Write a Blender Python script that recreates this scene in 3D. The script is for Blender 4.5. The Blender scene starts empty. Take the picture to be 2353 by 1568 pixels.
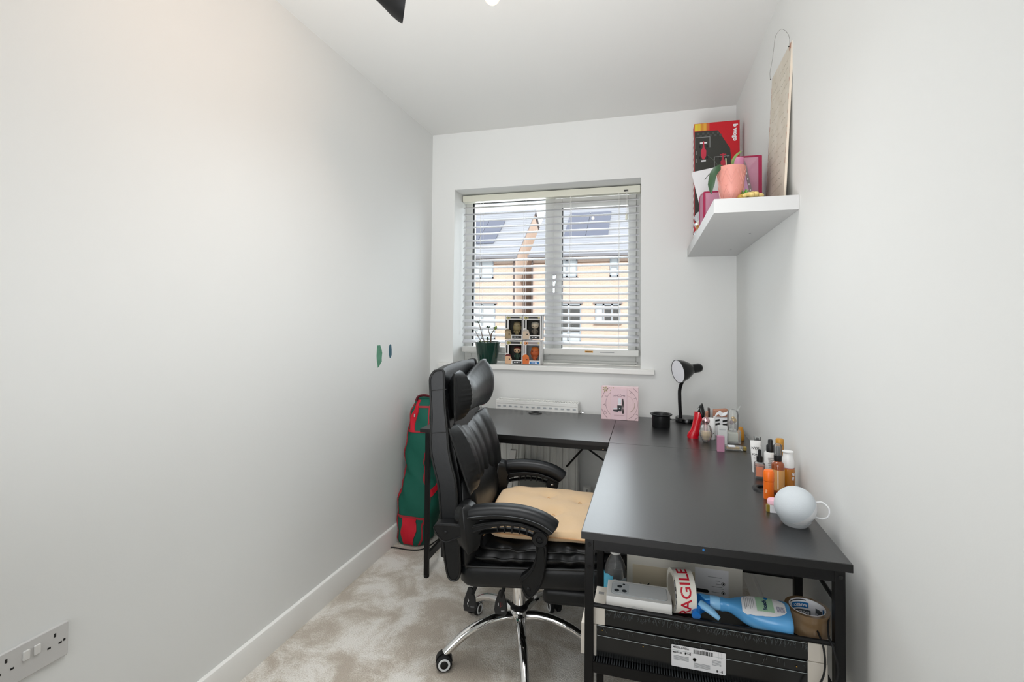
import bpy, bmesh, math, random
from mathutils import Matrix, Vector, Euler
random.seed(7)
SC = bpy.context.scene
COL = SC.collection
PI = math.pi
R = math.radians

# ------------------------------------------------------------------ camera
cam_d = bpy.data.cameras.new('camera')
cam = bpy.data.objects.new('camera', cam_d)
COL.objects.link(cam)
cr = Vector((0.96341299, 0.26786686, 0.00909745))
cu = Vector((-0.00257494, -0.02469106, 0.99969181))
cf = Vector((-0.26800893, 0.9631395, 0.02309795))
cam.matrix_world = Matrix(((cr.x, cu.x, -cf.x, 0), (cr.y, cu.y, -cf.y, 0), (cr.z, cu.z, -cf.z, 1.2226), (0, 0, 0, 1)))
cam_d.sensor_width = 36
cam_d.lens = 36 * 1126.2066 / 2353
cam_d.shift_y = -0.03163
cam_d.clip_start = 0.02
cam_d.clip_end = 300
SC.camera = cam

# ------------------------------------------------------------------ world, sun, lights, exposure
W = bpy.data.worlds.new('overcast_sky'); SC.world = W
W.use_nodes = True
bg = W.node_tree.nodes['Background']
bg.inputs[0].default_value = (0.90, 0.95, 1.0, 1)
bg.inputs[1].default_value = 2.2
sun_d = bpy.data.lights.new('sun', 'SUN')
sun_d.energy = 4.7
sun_d.angle = R(1.2)
sun_d.color = (1.0, 0.95, 0.88)
sun = bpy.data.objects.new('sun', sun_d)
COL.objects.link(sun)
sun.rotation_euler = Vector((-0.94, 1.7, -1.4)).to_track_quat('-Z', 'Y').to_euler()


def area_light(name, loc, target, sx, sy, energy, color, spread=180):
    d = bpy.data.lights.new(name, 'AREA')
    d.shape = 'RECTANGLE'; d.size = sx; d.size_y = sy; d.energy = energy; d.color = color; d.spread = R(spread)
    o = bpy.data.objects.new(name, d); COL.objects.link(o)
    o.location = loc
    o.rotation_euler = (Vector(target) - Vector(loc)).to_track_quat('-Z', 'Y').to_euler()
    return o


area_light('fill_light_rear', (-0.45, -1.15, 1.55), (-0.45, 2.6, 1.15), 1.5, 1.7, 11.5, (0.965, 0.98, 1.0), 88)  # added soft fill behind the camera, not a lamp of the room
area_light('fill_light_up', (-0.45, 0.1, 0.7), (-0.40, 1.7, 2.4), 1.2, 0.8, 14, (0.97, 0.98, 1.0), 95)  # added fill aimed upwards to brighten the ceiling
area_light('fill_light_overhead', (-0.45, 1.30, 2.34), (-0.45, 1.75, 0.0), 1.0, 0.8, 12, (0.97, 0.985, 1.0), 95)  # added downward fill near the spotlight bar, no such panel hangs there
# added area lamp outside the window, boosting the sky's daylight
area_light('window_fill_light', (-0.61, 3.2, 1.5), (-0.61, 0.0, 1.2), 1.1, 1.05, 19, (0.90, 0.95, 1.0))
SC.view_settings.view_transform = 'Standard'
SC.view_settings.look = 'None'
SC.view_settings.exposure = -0.3
SC.view_settings.gamma = 1.0
SC.view_settings.use_curve_mapping = False

# ------------------------------------------------------------------ helpers


def lin(h):
    h = h.lstrip('#')
    out = []
    for i in (0, 2, 4):
        c = int(h[i:i + 2], 16) / 255
        out.append(c / 12.92 if c <= 0.04045 else ((c + 0.055) / 1.055) ** 2.4)
    return (out[0], out[1], out[2], 1)


MATS = {}


def mat(name, col='#808080', rough=0.5, metal=0.0, bump=0, bscale=50, spec=0.5, col2=None, cscale=5, coat=0, trans=0, emit=0, alpha=1, sheen=0, ior=1.45):
    if name in MATS:
        return MATS[name]
    m = bpy.data.materials.new(name); MATS[name] = m
    m.use_nodes = True
    nt = m.node_tree; p = nt.nodes['Principled BSDF']
    p.inputs['Base Color'].default_value = lin(col)
    p.inputs['Roughness'].default_value = rough
    p.inputs['Metallic'].default_value = metal
    p.inputs['Specular IOR Level'].default_value = spec
    p.inputs['Coat Weight'].default_value = coat
    p.inputs['Transmission Weight'].default_value = trans
    p.inputs['IOR'].default_value = ior
    p.inputs['Sheen Weight'].default_value = sheen
    if alpha < 1:
        p.inputs['Alpha'].default_value = alpha
    if emit:
        p.inputs['Emission Color'].default_value = lin(col)
        p.inputs['Emission Strength'].default_value = emit
    tc = nt.nodes.new('ShaderNodeTexCoord')
    if bump:
        n = nt.nodes.new('ShaderNodeTexNoise'); n.inputs['Scale'].default_value = bscale; n.inputs['Detail'].default_value = 4
        b = nt.nodes.new('ShaderNodeBump'); b.inputs['Strength'].default_value = bump; b.inputs['Distance'].default_value = 0.01
        nt.links.new(tc.outputs['Object'], n.inputs['Vector'])
        nt.links.new(n.outputs['Fac'], b.inputs['Height'])
        nt.links.new(b.outputs['Normal'], p.inputs['Normal'])
    if col2:
        n = nt.nodes.new('ShaderNodeTexNoise'); n.inputs['Scale'].default_value = cscale; n.inputs['Detail'].default_value = 5
        r = nt.nodes.new('ShaderNodeValToRGB')
        r.color_ramp.elements[0].position = 0.35; r.color_ramp.elements[0].color = lin(col)
        r.color_ramp.elements[1].position = 0.65; r.color_ramp.elements[1].color = lin(col2)
        nt.links.new(tc.outputs['Object'], n.inputs['Vector'])
        nt.links.new(n.outputs['Fac'], r.inputs[0])
        nt.links.new(r.outputs[0], p.inputs['Base Color'])
    return m


def nodes_of(m):
    return m.node_tree, m.node_tree.nodes['Principled BSDF']


# paint and plaster
WALL = mat('wall_paint', '#e7e8e6', 0.85, bump=0.02, bscale=180, col2='#e4e5e3', cscale=0.8)
CEIL = mat('ceiling_paint', '#e2e2df', 0.9, bump=0.02, bscale=150)
TRIM = mat('trim_paint', '#e9e8e4', 0.35)
UPVC = mat('white_plastic_frame', '#cdcdc9', 0.35)
SLATM = mat('blind_slat_white', '#c6c6c8', 0.45)
WHITE = mat('white_gloss', '#ececea', 0.3)
WHITEM = mat('white_matte', '#e4e3df', 0.6)
BLACKP = mat('black_plastic', '#0d0e0f', 0.45, spec=0.35)
BLACKM = mat('black_steel', '#0a0a0b', 0.42, bump=0.03, bscale=400, spec=0.3)
BLACKG = mat('black_gloss', '#0b0c0d', 0.18)
RUBBER = mat('black_rubber', '#101112', 0.7)
CHROME = mat('chrome', '#e6e6e6', 0.06, 1.0)
GOLD = mat('gold', '#c9a04a', 0.25, 1.0)
LEATHER = mat('black_leather', '#0c0d0e', 0.38, bump=0.12, bscale=22, spec=0.45)
LEATHERS = mat('smooth_black_leather', '#101214', 0.42, bump=0.05, bscale=60, spec=0.4)
SEAM = mat('leather_piping', '#0a0b0b', 0.45)
GREENF = mat('green_fabric', '#0b5a4a', 0.75, bump=0.25, bscale=14)
REDF = mat('red_webbing', '#c8102a', 0.6, bump=0.1, bscale=200)
REDT = mat('red_trim', '#9c2a33', 0.7)
BEIGE = mat('beige_cotton', '#c3a783', 0.85, bump=0.15, bscale=30, sheen=0.2)
PAPER = mat('white_paper', '#e8e8ea', 0.6)
INK = mat('black_ink', '#1a1a1a', 0.6)
GREYINK = mat('grey_ink', '#8b8d90', 0.6)
REDINK = mat('red_ink', '#c01830', 0.5)
BLUEINK = mat('blue_ink', '#1769a8', 0.5)


def glass_mat(name, tint=(1, 1, 1, 1), gloss=0.08, body=0.0):
    m = bpy.data.materials.new(name); m.use_nodes = True
    nt = m.node_tree; nt.nodes.clear()
    out = nt.nodes.new('ShaderNodeOutputMaterial')
    t = nt.nodes.new('ShaderNodeBsdfTransparent'); t.inputs[0].default_value = tint
    g = nt.nodes.new('ShaderNodeBsdfGlossy'); g.inputs['Roughness'].default_value = 0.02
    lw = nt.nodes.new('ShaderNodeLayerWeight'); lw.inputs['Blend'].default_value = gloss
    mx = nt.nodes.new('ShaderNodeMixShader')
    nt.links.new(lw.outputs['Fresnel'], mx.inputs[0])
    src = t
    if body:
        df_ = nt.nodes.new('ShaderNodeBsdfDiffuse'); df_.inputs[0].default_value = (0.9, 0.9, 0.9, 1)
        m0 = nt.nodes.new('ShaderNodeMixShader'); m0.inputs[0].default_value = body
        nt.links.new(t.outputs[0], m0.inputs[1]); nt.links.new(df_.outputs[0], m0.inputs[2]); src = m0
    nt.links.new(src.outputs[0], mx.inputs[1]); nt.links.new(g.outputs[0], mx.inputs[2])
    nt.links.new(mx.outputs[0], out.inputs[0])
    MATS[name] = m
    return m


PANE = glass_mat('window_glass', (0.97, 0.985, 0.98, 1), 0.06)
CLEAR = glass_mat('clear_plastic', (0.93, 0.95, 0.95, 1), 0.22, 0.10)
CLEARG = glass_mat('clear_bottle_glass', (0.95, 0.96, 0.94, 1), 0.25, 0.22)
WRAP = glass_mat('shrink_wrap', (0.97, 0.98, 0.98, 1), 0.25)

# carpet
CARPET = mat('carpet', '#b9ae9e', 1.0, sheen=0.3)
nt, p = nodes_of(CARPET)
tc = nt.nodes.new('ShaderNodeTexCoord')
n1 = nt.nodes.new('ShaderNodeTexNoise'); n1.inputs['Scale'].default_value = 5.6; n1.inputs['Detail'].default_value = 7; n1.inputs['Roughness'].default_value = 0.62; n1.inputs['Distortion'].default_value = 0.5
n2 = nt.nodes.new('ShaderNodeTexNoise'); n2.inputs['Scale'].default_value = 190; n2.inputs['Detail'].default_value = 3
mxv = nt.nodes.new('ShaderNodeMath'); mxv.operation = 'MULTIPLY_ADD'; mxv.inputs[1].default_value = 0.34; mxv.inputs[2].default_value = -0.17
addv = nt.nodes.new('ShaderNodeMath'); addv.operation = 'ADD'
rmp = nt.nodes.new('ShaderNodeValToRGB')
rmp.color_ramp.elements[0].position = 0.41; rmp.color_ramp.elements[0].color = lin('#b4a99a')
rmp.color_ramp.elements[1].position = 0.60; rmp.color_ramp.elements[1].color = lin('#e4e0d8')
e = rmp.color_ramp.elements.new(0.49); e.color = lin('#c9c1b4')
bmpn = nt.nodes.new('ShaderNodeBump'); bmpn.inputs['Strength'].default_value = 0.7; bmpn.inputs['Distance'].default_value = 0.006
nt.links.new(tc.outputs['Object'], n1.inputs['Vector']); nt.links.new(tc.outputs['Object'], n2.inputs['Vector'])
nt.links.new(n2.outputs['Fac'], mxv.inputs[0]); nt.links.new(mxv.outputs[0], addv.inputs[0]); nt.links.new(n1.outputs['Fac'], addv.inputs[1])
nt.links.new(addv.outputs[0], rmp.inputs[0]); nt.links.new(rmp.outputs[0], p.inputs['Base Color'])
nt.links.new(n2.outputs['Fac'], bmpn.inputs['Height']); nt.links.new(bmpn.outputs[0], p.inputs['Normal'])

# desk laminate with a fine diagonal weave
DESKM = mat('black_woven_laminate', '#141415', 0.33, spec=0.8, coat=0.35)
DESKM.node_tree.nodes['Principled BSDF'].inputs['Coat Roughness'].default_value = 0.28
nt, p = nodes_of(DESKM)
tc = nt.nodes.new('ShaderNodeTexCoord')
mp = nt.nodes.new('ShaderNodeMapping'); mp.inputs['Rotation'].default_value = (0, 0, R(62))
wv = nt.nodes.new('ShaderNodeTexWave'); wv.inputs['Scale'].default_value = 110; wv.inputs['Distortion'].default_value = 1.5; wv.inputs['Detail'].default_value = 1
bp = nt.nodes.new('ShaderNodeBump'); bp.inputs['Strength'].default_value = 0.05; bp.inputs['Distance'].default_value = 0.001
nt.links.new(tc.outputs['Object'], mp.inputs[0]); nt.links.new(mp.outputs[0], wv.inputs['Vector'])
nt.links.new(wv.outputs['Fac'], bp.inputs['Height']); nt.links.new(bp.outputs[0], p.inputs['Normal'])
dr = nt.nodes.new('ShaderNodeValToRGB'); dr.color_ramp.elements[0].color = lin('#121213'); dr.color_ramp.elements[1].color = lin('#1b1b1c')
nt.links.new(wv.outputs['Fac'], dr.inputs[0]); nt.links.new(dr.outputs[0], p.inputs['Base Color'])


class MB:
    """collects shapes into one bmesh"""
    def __init__(s):
        s.bm = bmesh.new(); s.mats = []; s.mi = 0

    def use(s, m):
        if m not in s.mats:
            s.mats.append(m)
        s.mi = s.mats.index(m)
        return s

    def _v(s, co, M=None):
        co = Vector(co)
        return s.bm.verts.new(M @ co if M else co)

    def _f(s, vs):
        try:
            f = s.bm.faces.new(vs); f.material_index = s.mi
            return f
        except ValueError:
            return None

    def box(s, x0, x1, y0, y1, z0, z1, M=None):
        v = [s._v((x, y, z), M) for z in (z0, z1) for y in (y0, y1) for x in (x0, x1)]
        for q in ((0, 2, 3, 1), (4, 5, 7, 6), (0, 1, 5, 4), (2, 6, 7, 3), (0, 4, 6, 2), (1, 3, 7, 5)):
            s._f([v[i] for i in q])
        return s

    def cbox(s, c, d, rot=(0, 0, 0)):
        M = Matrix.Translation(c) @ Euler(rot).to_matrix().to_4x4()
        return s.box(-d[0] / 2, d[0] / 2, -d[1] / 2, d[1] / 2, -d[2] / 2, d[2] / 2, M)

    def rings(s, rs, close=True, cap0=True, cap1=True):
        vs = [[s._v(c) for c in r] for r in rs]
        n = len(vs[0])
        for a, b in zip(vs, vs[1:]):
            for i in range(n if close else n - 1):
                j = (i + 1) % n
                s._f([a[i], a[j], b[j], b[i]])
        if cap0:
            s._f(vs[0][::-1])
        if cap1:
            s._f(vs[-1])
        return s

    def tube(s, pts, r, n=10, closed=False, flat=1.0, cap=True):
        pts = [Vector(p) for p in pts]
        k = len(pts)
        rad = r if isinstance(r, (list, tuple)) else [r] * k
        rs = []; up = None
        for i, p in enumerate(pts):
            if closed:
                t = pts[(i + 1) % k] - pts[i - 1]
            else:
                t = pts[min(i + 1, k - 1)] - pts[max(i - 1, 0)]
            t.normalize()
            if up is None:
                up = Vector((0, 0, 1)) if abs(t.z) < 0.9 else Vector((1, 0, 0))
            a = t.cross(up); a.normalize(); b = a.cross(t); b.normalize(); up = b
            rs.append([p + a * (rad[i] * math.cos(2 * PI * j / n)) * flat + b * (rad[i] * math.sin(2 * PI * j / n)) for j in range(n)])
        if closed:
            rs.append(rs[0])
            return s.rings(rs, True, False, False)
        return s.rings(rs, True, cap, cap)

    def lathe(s, prof, c=(0, 0, 0), n=24, M=None, sq=None):
        """prof: list of (r, z)"""
        M = M or Matrix.Translation(c)
        rs = []
        for r, z in prof:
            ring = []
            for j in range(n):
                a = 2 * PI * j / n
                x, y = math.cos(a), math.sin(a)
                if sq:
                    x = math.copysign(abs(x) ** sq, x); y = math.copysign(abs(y) ** sq, y)
                ring.append(M @ Vector((max(r, 1e-5) * x, max(r, 1e-5) * y, z)))
            rs.append(ring)
        return s.rings(rs)

    def prism(s, poly, h0, h1, M=None):
        a = [s._v((x, y, h0), M) for x, y in poly]
        b = [s._v((x, y, h1), M) for x, y in poly]
        n = len(poly)
        s._f(a[::-1]); s._f(b)
        for i in range(n):
            j = (i + 1) % n
            s._f([a[i], a[j], b[j], b[i]])
        return s

    def ell(s, c, rx, ry, rz, n=16, m=10, M=None):
        rs = []
        for k in range(m + 1):
            t = -PI / 2 + PI * k / m
            cc = max(math.cos(t), 1e-4)
            ring = []
            for j in range(n):
                a = 2 * PI * j / n
                co = Vector((rx * cc * math.cos(a), ry * cc * math.sin(a), rz * math.sin(t)))
                ring.append((M @ co if M else co) + Vector(c))
            rs.append(ring)
        return s.rings(rs)

    def build(s, name, m=None, parent=None, smooth=40, bevel=0, seg=2, sub=0):
        bmesh.ops.recalc_face_normals(s.bm, faces=s.bm.faces)
        me = bpy.data.meshes.new(name)
        s.bm.to_mesh(me); s.bm.free()
        ms = s.mats if s.mats else [m]
        for q in ms:
            me.materials.append(q)
        if smooth:
            me.polygons.foreach_set('use_smooth', [True] * len(me.polygons))
            me.set_sharp_from_angle(angle=R(smooth))
        o = bpy.data.objects.new(name, me); COL.objects.link(o)
        if parent:
            o.parent = parent
        if bevel:
            b = o.modifiers.new('bevel', 'BEVEL'); b.width = bevel; b.segments = seg; b.limit_method = 'ANGLE'; b.angle_limit = R(40)
        if sub:
            b = o.modifiers.new('subdivision', 'SUBSURF'); b.levels = sub; b.render_levels = sub
        return o


def thing(name, label, cat, loc=(0, 0, 0), rz=0, group=None, rot=None):
    o = bpy.data.objects.new(name, None); COL.objects.link(o)
    o.empty_display_size = 0.05
    o.location = loc; o.rotation_euler = rot if rot else (0, 0, rz)
    o['label'] = label; o['category'] = cat
    if group:
        o['group'] = group
    return o


def tag(o, label, cat, group=None):
    o['label'] = label; o['category'] = cat
    if group:
        o['group'] = group
    return o


def structure(o):
    o['kind'] = 'structure'
    return o


def sempty(name, loc=(0, 0, 0)):
    o = bpy.data.objects.new(name, None); COL.objects.link(o); o.location = loc; o['kind'] = 'structure'
    return o


def frameM(o, right, up):
    x = Vector(right).normalized(); y = Vector(up); y = (y - x * y.dot(x)).normalized(); z = x.cross(y)
    return Matrix(((x.x, y.x, z.x, o[0]), (x.y, y.y, z.y, o[1]), (x.z, y.z, z.z, o[2]), (0, 0, 0, 1)))


def text(body, size, org, right, up, m, parent, name='lettering', bold=0.0, align='CENTER', xs=1.0):
    cu_ = bpy.data.curves.new(name, 'FONT'); cu_.body = body; cu_.size = size
    cu_.align_x = align; cu_.align_y = 'CENTER'; cu_.extrude = 0.00015; cu_.offset = bold; cu_.resolution_u = 3
    t = bpy.data.objects.new(name, cu_); COL.objects.link(t)
    bpy.context.view_layer.update()
    me = bpy.data.meshes.new_from_object(t)
    bpy.data.objects.remove(t); bpy.data.curves.remove(cu_)
    M = frameM(org, right, up) @ Matrix.Diagonal((xs, 1, 1, 1))
    me.transform(M)
    me.materials.clear(); me.materials.append(m)
    o = bpy.data.objects.new(name, me); COL.objects.link(o); o.parent = parent
    return o


def decal(name, poly, org, right, up, m, parent, h=0.0005):
    return MB().prism(poly, -0.0002, h, frameM(org, right, up)).build(name, m, parent, smooth=0)


def rect(w, h, cx=0, cy=0):
    return [(cx - w / 2, cy - h / 2), (cx + w / 2, cy - h / 2), (cx + w / 2, cy + h / 2), (cx - w / 2, cy + h / 2)]


def rrect(w, h, r, cx=0, cy=0, k=4):
    out = []
    for sx, sy, a0 in ((1, 1, 0), (-1, 1, 90), (-1, -1, 180), (1, -1, 270)):
        for i in range(k + 1):
            a = R(a0 + 90 * i / k)
            out.append((cx + sx * (w / 2 - r) + r * math.cos(a), cy + sy * (h / 2 - r) + r * math.sin(a)))
    return out


def circ(r, cx=0, cy=0, n=20, a0=0, a1=360):
    full = abs(a1 - a0) >= 360
    return [(cx + r * math.cos(R(a0 + (a1 - a0) * i / (n if full else n - 1))), cy + r * math.sin(R(a0 + (a1 - a0) * i / (n if full else n - 1)))) for i in range(n)]


def smooth_pts(pts, k=6):
    """Catmull-Rom through points"""
    P = [Vector(p) for p in pts]; out = []
    for i in range(len(P) - 1):
        a = P[max(i - 1, 0)]; b = P[i]; c = P[i + 1]; d = P[min(i + 2, len(P) - 1)]
        for j in range(k):
            t = j / k
            out.append(0.5 * ((2 * b) + (c - a) * t + (2 * a - 5 * b + 4 * c - d) * t * t + (3 * b - a - 3 * c + d) * t ** 3))
    out.append(P[-1])
    return out


def copy_tree(o, parent=None):
    c = o.copy(); COL.objects.link(c); c.parent = parent
    for ch in list(o.children):
        copy_tree(ch, c)
    return c


XL, XR, YB, H = -1.333, 0.457, 2.8624, 2.4
YR = -1.45
WX0, WX1, WZ0, WZ1 = -1.178, -0.0417, 0.952, 2.04
# ------------------------------------------------------------------ room shell
structure(MB().box(XL - 0.15, XR + 0.15, YR - 0.15, 3.15, -0.12, 0).build('floor', CARPET, smooth=0))
structure(MB().box(XL - 0.15, XR + 0.15, YR - 0.15, 3.15, H, H + 0.15).build('ceiling', CEIL, smooth=0))
wl = structure(MB().box(XL - 0.15, XL, YR, YB, 0, H).build('wall_left', WALL, smooth=0))
structure(MB().box(XR, XR + 0.15, YR, YB, 0, H).build('wall_right', WALL, smooth=0))
structure(MB().box(XL - 0.15, XR + 0.15, YR - 0.15, YR, 0, H).build('wall_rear', WALL, smooth=0))
wb = MB()
wb.box(XL - 0.15, WX0, YB, 3.15, 0, H).box(WX1, XR + 0.15, YB, 3.15, 0, H)
wb.box(WX0, WX1, YB, 3.15, WZ1, H).box(WX0, WX1, YB, 3.15, 0, WZ0 - 0.03)
structure(wb.build('wall_back', WALL, smooth=0))


def skirting(name, x0, x1, y0, y1, axis):
    m = MB()
    if axis == 'L':
        prof = [(0, 0), (0.015, 0), (0.015, 0.088), (0.011, 0.098), (0.004, 0.102), (0, 0.102)]
        m.rings([[(XL + a, y, b) for a, b in prof] for y in (y0, y1)])
    elif axis == 'R':
        prof = [(0, 0), (0.015, 0), (0.015, 0.088), (0.011, 0.098), (0.004, 0.102), (0, 0.102)]
        m.rings([[(XR - a, y, b) for a, b in prof] for y in (y0, y1)])
    else:
        prof = [(0, 0), (0.015, 0), (0.015, 0.088), (0.011, 0.098), (0.004, 0.102), (0, 0.102)]
        m.rings([[(x, YB - a, b) for a, b in prof] for x in (x0, x1)])
    structure(m.build(name, TRIM, smooth=30))


skirting('baseboard_left', 0, 0, YR, YB, 'L')
skirting('baseboard_right', 0, 0, YR, YB, 'R')
skirting('baseboard_back', XL + 0.015, XR - 0.015, 0, 0, 'B')

# paint test patches on the left wall
GP = mat('green_test_paint', '#4f8a6c', 0.7, col2='#5c9479', cscale=30)
BP = mat('blue_test_paint', '#2c5a6c', 0.7)
# polygon in (y, z) around a centre, facing +x
gp = [(-.020, .052), (.010, .052), (.022, .034), (.030, .012), (.026, -.016), (.027, -.034), (.014, -.044), (.004, -.055), (-.010, -.063), (-.014, -.046), (-.020, -.030), (-.024, 0)]
decal('paint_patch', gp, (XL, 2.249, 1.034), (0, 1, 0), (0, 0, 1), GP, wl, 0.0008)['label'] = 'green brush stroke of test paint on the wall'
bpoly = [(-.010, .030), (0, .038), (.012, .033), (.016, .01), (.017, -.02), (.008, -.036), (-.002, -.036), (-.012, -.018), (-.014, .008)]
decal('paint_patch', bpoly, (XL, 2.360, 1.049), (0, 1, 0), (0, 0, 1), BP, wl, 0.0008)['label'] = 'dark blue brush stroke of test paint on the wall'

# window sill board
sb = MB().box(-1.268, 0.034, 2.838, YB, WZ0 - 0.03, WZ0).box(WX0, WX1, YB, 3.05, WZ0 - 0.03, WZ0)
structure(sb.build('trim_1', TRIM, smooth=0, bevel=0.004))

# ------------------------------------------------------------------ window
win = sempty('window_1', (-0.61, 3.09, 1.5))
wo = Vector((-0.61, 3.09, 1.5))


def wbox(m, x0, x1, y0, y1, z0, z1):
    return m.box(x0 - wo.x, x1 - wo.x, y0 - wo.y, y1 - wo.y, z0 - wo.z, z1 - wo.z)


def wframe(x0, x1, z0, z1, t, y0, y1, name, m=UPVC):
    q = MB()
    wbox(q, x0, x0 + t[0], y0, y1, z0, z1); wbox(q, x1 - t[1], x1, y0, y1, z0, z1)
    wbox(q, x0 + t[0], x1 - t[1], y0, y1, z0, z0 + t[2]); wbox(q, x0 + t[0], x1 - t[1], y0, y1, z1 - t[3], z1)
    return q.build(name, m, win, smooth=0, bevel=0.003)


wframe(WX0, WX1, WZ0, WZ1, (0.048, 0.03, 0.085, 0.036), 3.065, 3.13, 'window_frame')
q = MB(); wbox(q, -0.637, -0.578, 3.065, 3.13, WZ0 + 0.085, 2.004); q.build('mullion', UPVC, win, smooth=0, bevel=0.003)
wframe(-0.578, -0.0717, 1.012, 1.994, (0.052, 0.048, 0.038, 0.062), 3.052, 3.105, 'opening_sash')
q = MB(); wbox(q, -1.16, -0.06, 3.050, 3.066, 0.962, 0.975); wbox(q, -1.16, -0.60, 3.056, 3.066, 1.0, 1.008)
q.build('frame_ridge', UPVC, win, smooth=0, bevel=0.002)
q = MB(); wbox(q, -1.13, -0.637, 3.088, 3.096, 1.037, 2.004); q.build('glass_pane', PANE, win, smooth=0)
q = MB(); wbox(q, -0.53, -0.115, 3.075, 3.083, 1.045, 1.936); q.build('glass_pane', PANE, win, smooth=0)
gk = MB()
wbox(gk, -1.131, -1.122, 3.07, 3.09, 1.037, 2.004); wbox(gk, -1.13, -0.637, 3.07, 3.09, 1.995, 2.004)
wbox(gk, -0.529, -0.522, 3.056, 3.08, 1.05, 1.932)
gk.build('gasket', RUBBER, win, smooth=0)
q = MB()
hx = -0.571 + 0.61
q.cbox((hx, -0.045, -0.01), (0.022, 0.012, 0.075)); q.cbox((hx, -0.056, 0.0), (0.016, 0.022, 0.02)); q.tube([(hx, -0.068, 0.004), (hx, -0.07, -0.05), (hx, -0.068, -0.115)], [0.009, 0.008, 0.007], 10)
q.build('window_handle', CHROME, win, bevel=0.002)

# ------------------------------------------------------------------ venetian blind
bl = thing('venetian_blind', 'white horizontal slat blind hanging in the window recess, half open', 'blind', (-0.61, 3.01, 2.02))


def b2(m, x0, x1, y0, y1, z0, z1):
    return m.box(x0 + 0.61, x1 + 0.61, y0 - 3.01, y1 - 3.01, z0 - 2.02, z1 - 2.02)


CREAM = mat('cream_enamel', '#dddccd', 0.35)
m = MB(); b2(m, -1.172, -0.047, 2.985, 3.035, 1.99, 2.031); m.build('headrail', CREAM, bl, smooth=0, bevel=0.003)
m = MB(); b2(m, -0.142, -0.118, 2.982, 2.986, 1.996, 2.006); m.build('cord_lock', INK, bl, smooth=0)
nsl = 21
z0s, z1s = 1.955, 1.083
smesh = None
for i in range(nsl):
    z = z0s + (z1s - z0s) * i / (nsl - 1)
    if smesh is None:
        prof = []
        for k in range(7):
            t = k / 6 - 0.5
            prof.append((t * 0.05, 0.0035 * (1 - 4 * t * t)))
        poly = [(a, b + 0.0014) for a, b in prof] + [(a, b - 0.0014) for a, b in prof[::-1]]
        ca, sa = math.cos(R(21)), math.sin(R(21))
        q = MB().rings([[(x, a * ca - b * sa, a * sa + b * ca) for a, b in poly] for x in (-0.556, 0.556)])
        so = q.build('slat', SLATM, bl, smooth=30)
        smesh = so
    else:
        so = smesh.copy(); COL.objects.link(so); so.parent = bl
    so.location = (0, 0, z - 2.02)
m = MB(); b2(m, -1.166, -0.052, 2.982, 3.036, 1.012, 1.050); m.build('bottom_rail', UPVC, bl, smooth=0, bevel=0.006)
# warning sticker on the bottom rail
q = decal('warning_sticker', rect(0.048, 0.011), (0.265, -0.0285, -0.985), (1, 0, 0), (0, 0, 1), mat('amber_sticker', '#c98f28', 0.5), bl, 0.0006)
decal('sticker_print', rect(0.040, 0.003), (0.265, -0.0292, -0.985), (1, 0, 0), (0, 0, 1), INK, bl, 0.0004)
decal('sticker_print', rect(0.085, 0.004), (0.372, -0.0285, -0.987), (1, 0, 0), (0, 0, 1), GREYINK, bl, 0.0004)
for cx in (-1.047, -0.757, -0.464, -0.171):
    for dy in (-0.027, 0.027):
        MB().tube([(cx + 0.61, dy, -0.03), (cx + 0.61, dy, -0.98)], 0.0011, 5).build('ladder_cord', WHITEM, bl)
for cx in (-0.130, -0.124):
    MB().tube([(cx + 0.61, -0.034, -0.02), (cx + 0.612, -0.036, -0.16)], 0.0012, 5).build('pull_cord', WHITEM, bl)
MB().lathe([(0.002, 0), (0.006, -0.004), (0.008, -0.03), (0.006, -0.036)], (0.483, -0.036, -0.16), 10).build('cord_tassel', CREAM, bl)

# ------------------------------------------------------------------ outside: ground and two brick houses
BRICK = bpy.data.materials.new('peach_brick'); BRICK.use_nodes = True
nt, p = nodes_of(BRICK)
tc = nt.nodes.new('ShaderNodeTexCoord'); mp = nt.nodes.new('ShaderNodeMapping'); mp.inputs['Rotation'].default_value = (R(90), 0, 0)
bt = nt.nodes.new('ShaderNodeTexBrick'); bt.inputs['Scale'].default_value = 1.0
bt.inputs['Brick Width'].default_value = 0.225; bt.inputs['Row Height'].default_value = 0.075; bt.inputs['Mortar Size'].default_value = 0.006
bt.inputs['Color1'].default_value = lin('#cdb2a4'); bt.inputs['Color2'].default_value = lin('#c4a899'); bt.inputs['Mortar'].default_value = lin('#cfc4b9')
nt.links.new(tc.outputs['Object'], mp.inputs[0]); nt.links.new(mp.outputs[0], bt.inputs['Vector']); nt.links.new(bt.outputs[0], p.inputs['Base Color'])
p.inputs['Roughness'].default_value = 0.9
SIDEBRICK = mat('peach_gable_lightened', '#e6d4c8', 0.9, col2='#e0ccbf', cscale=6)  # gable brick coloured lighter to offset the glancing sun on that side
ROOFM = bpy.data.materials.new('grey_roof_tile'); ROOFM.use_nodes = True
nt, p = nodes_of(ROOFM)
tc = nt.nodes.new('ShaderNodeTexCoord')
wv = nt.nodes.new('ShaderNodeTexNoise'); wv.inputs['Scale'].default_value = 3
rr = nt.nodes.new('ShaderNodeValToRGB'); rr.color_ramp.elements[0].color = lin('#93959e'); rr.color_ramp.elements[1].color = lin('#9c9ea6')
nt.links.new(tc.outputs['Object'], wv.inputs['Vector']); nt.links.new(wv.outputs['Fac'], rr.inputs[0]); nt.links.new(rr.outputs[0], p.inputs['Base Color'])
p.inputs['Roughness'].default_value = 0.7
FASCIA = mat('grey_gutter', '#7b7b82', 0.5)
PIPE = mat('brown_grey_pipe', '#5f5452', 0.5)
SOLAR = mat('solar_panel_blue', '#5c6072', 0.35)
HWIN = mat('house_window_frame', '#9aa0a8', 0.4)
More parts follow.
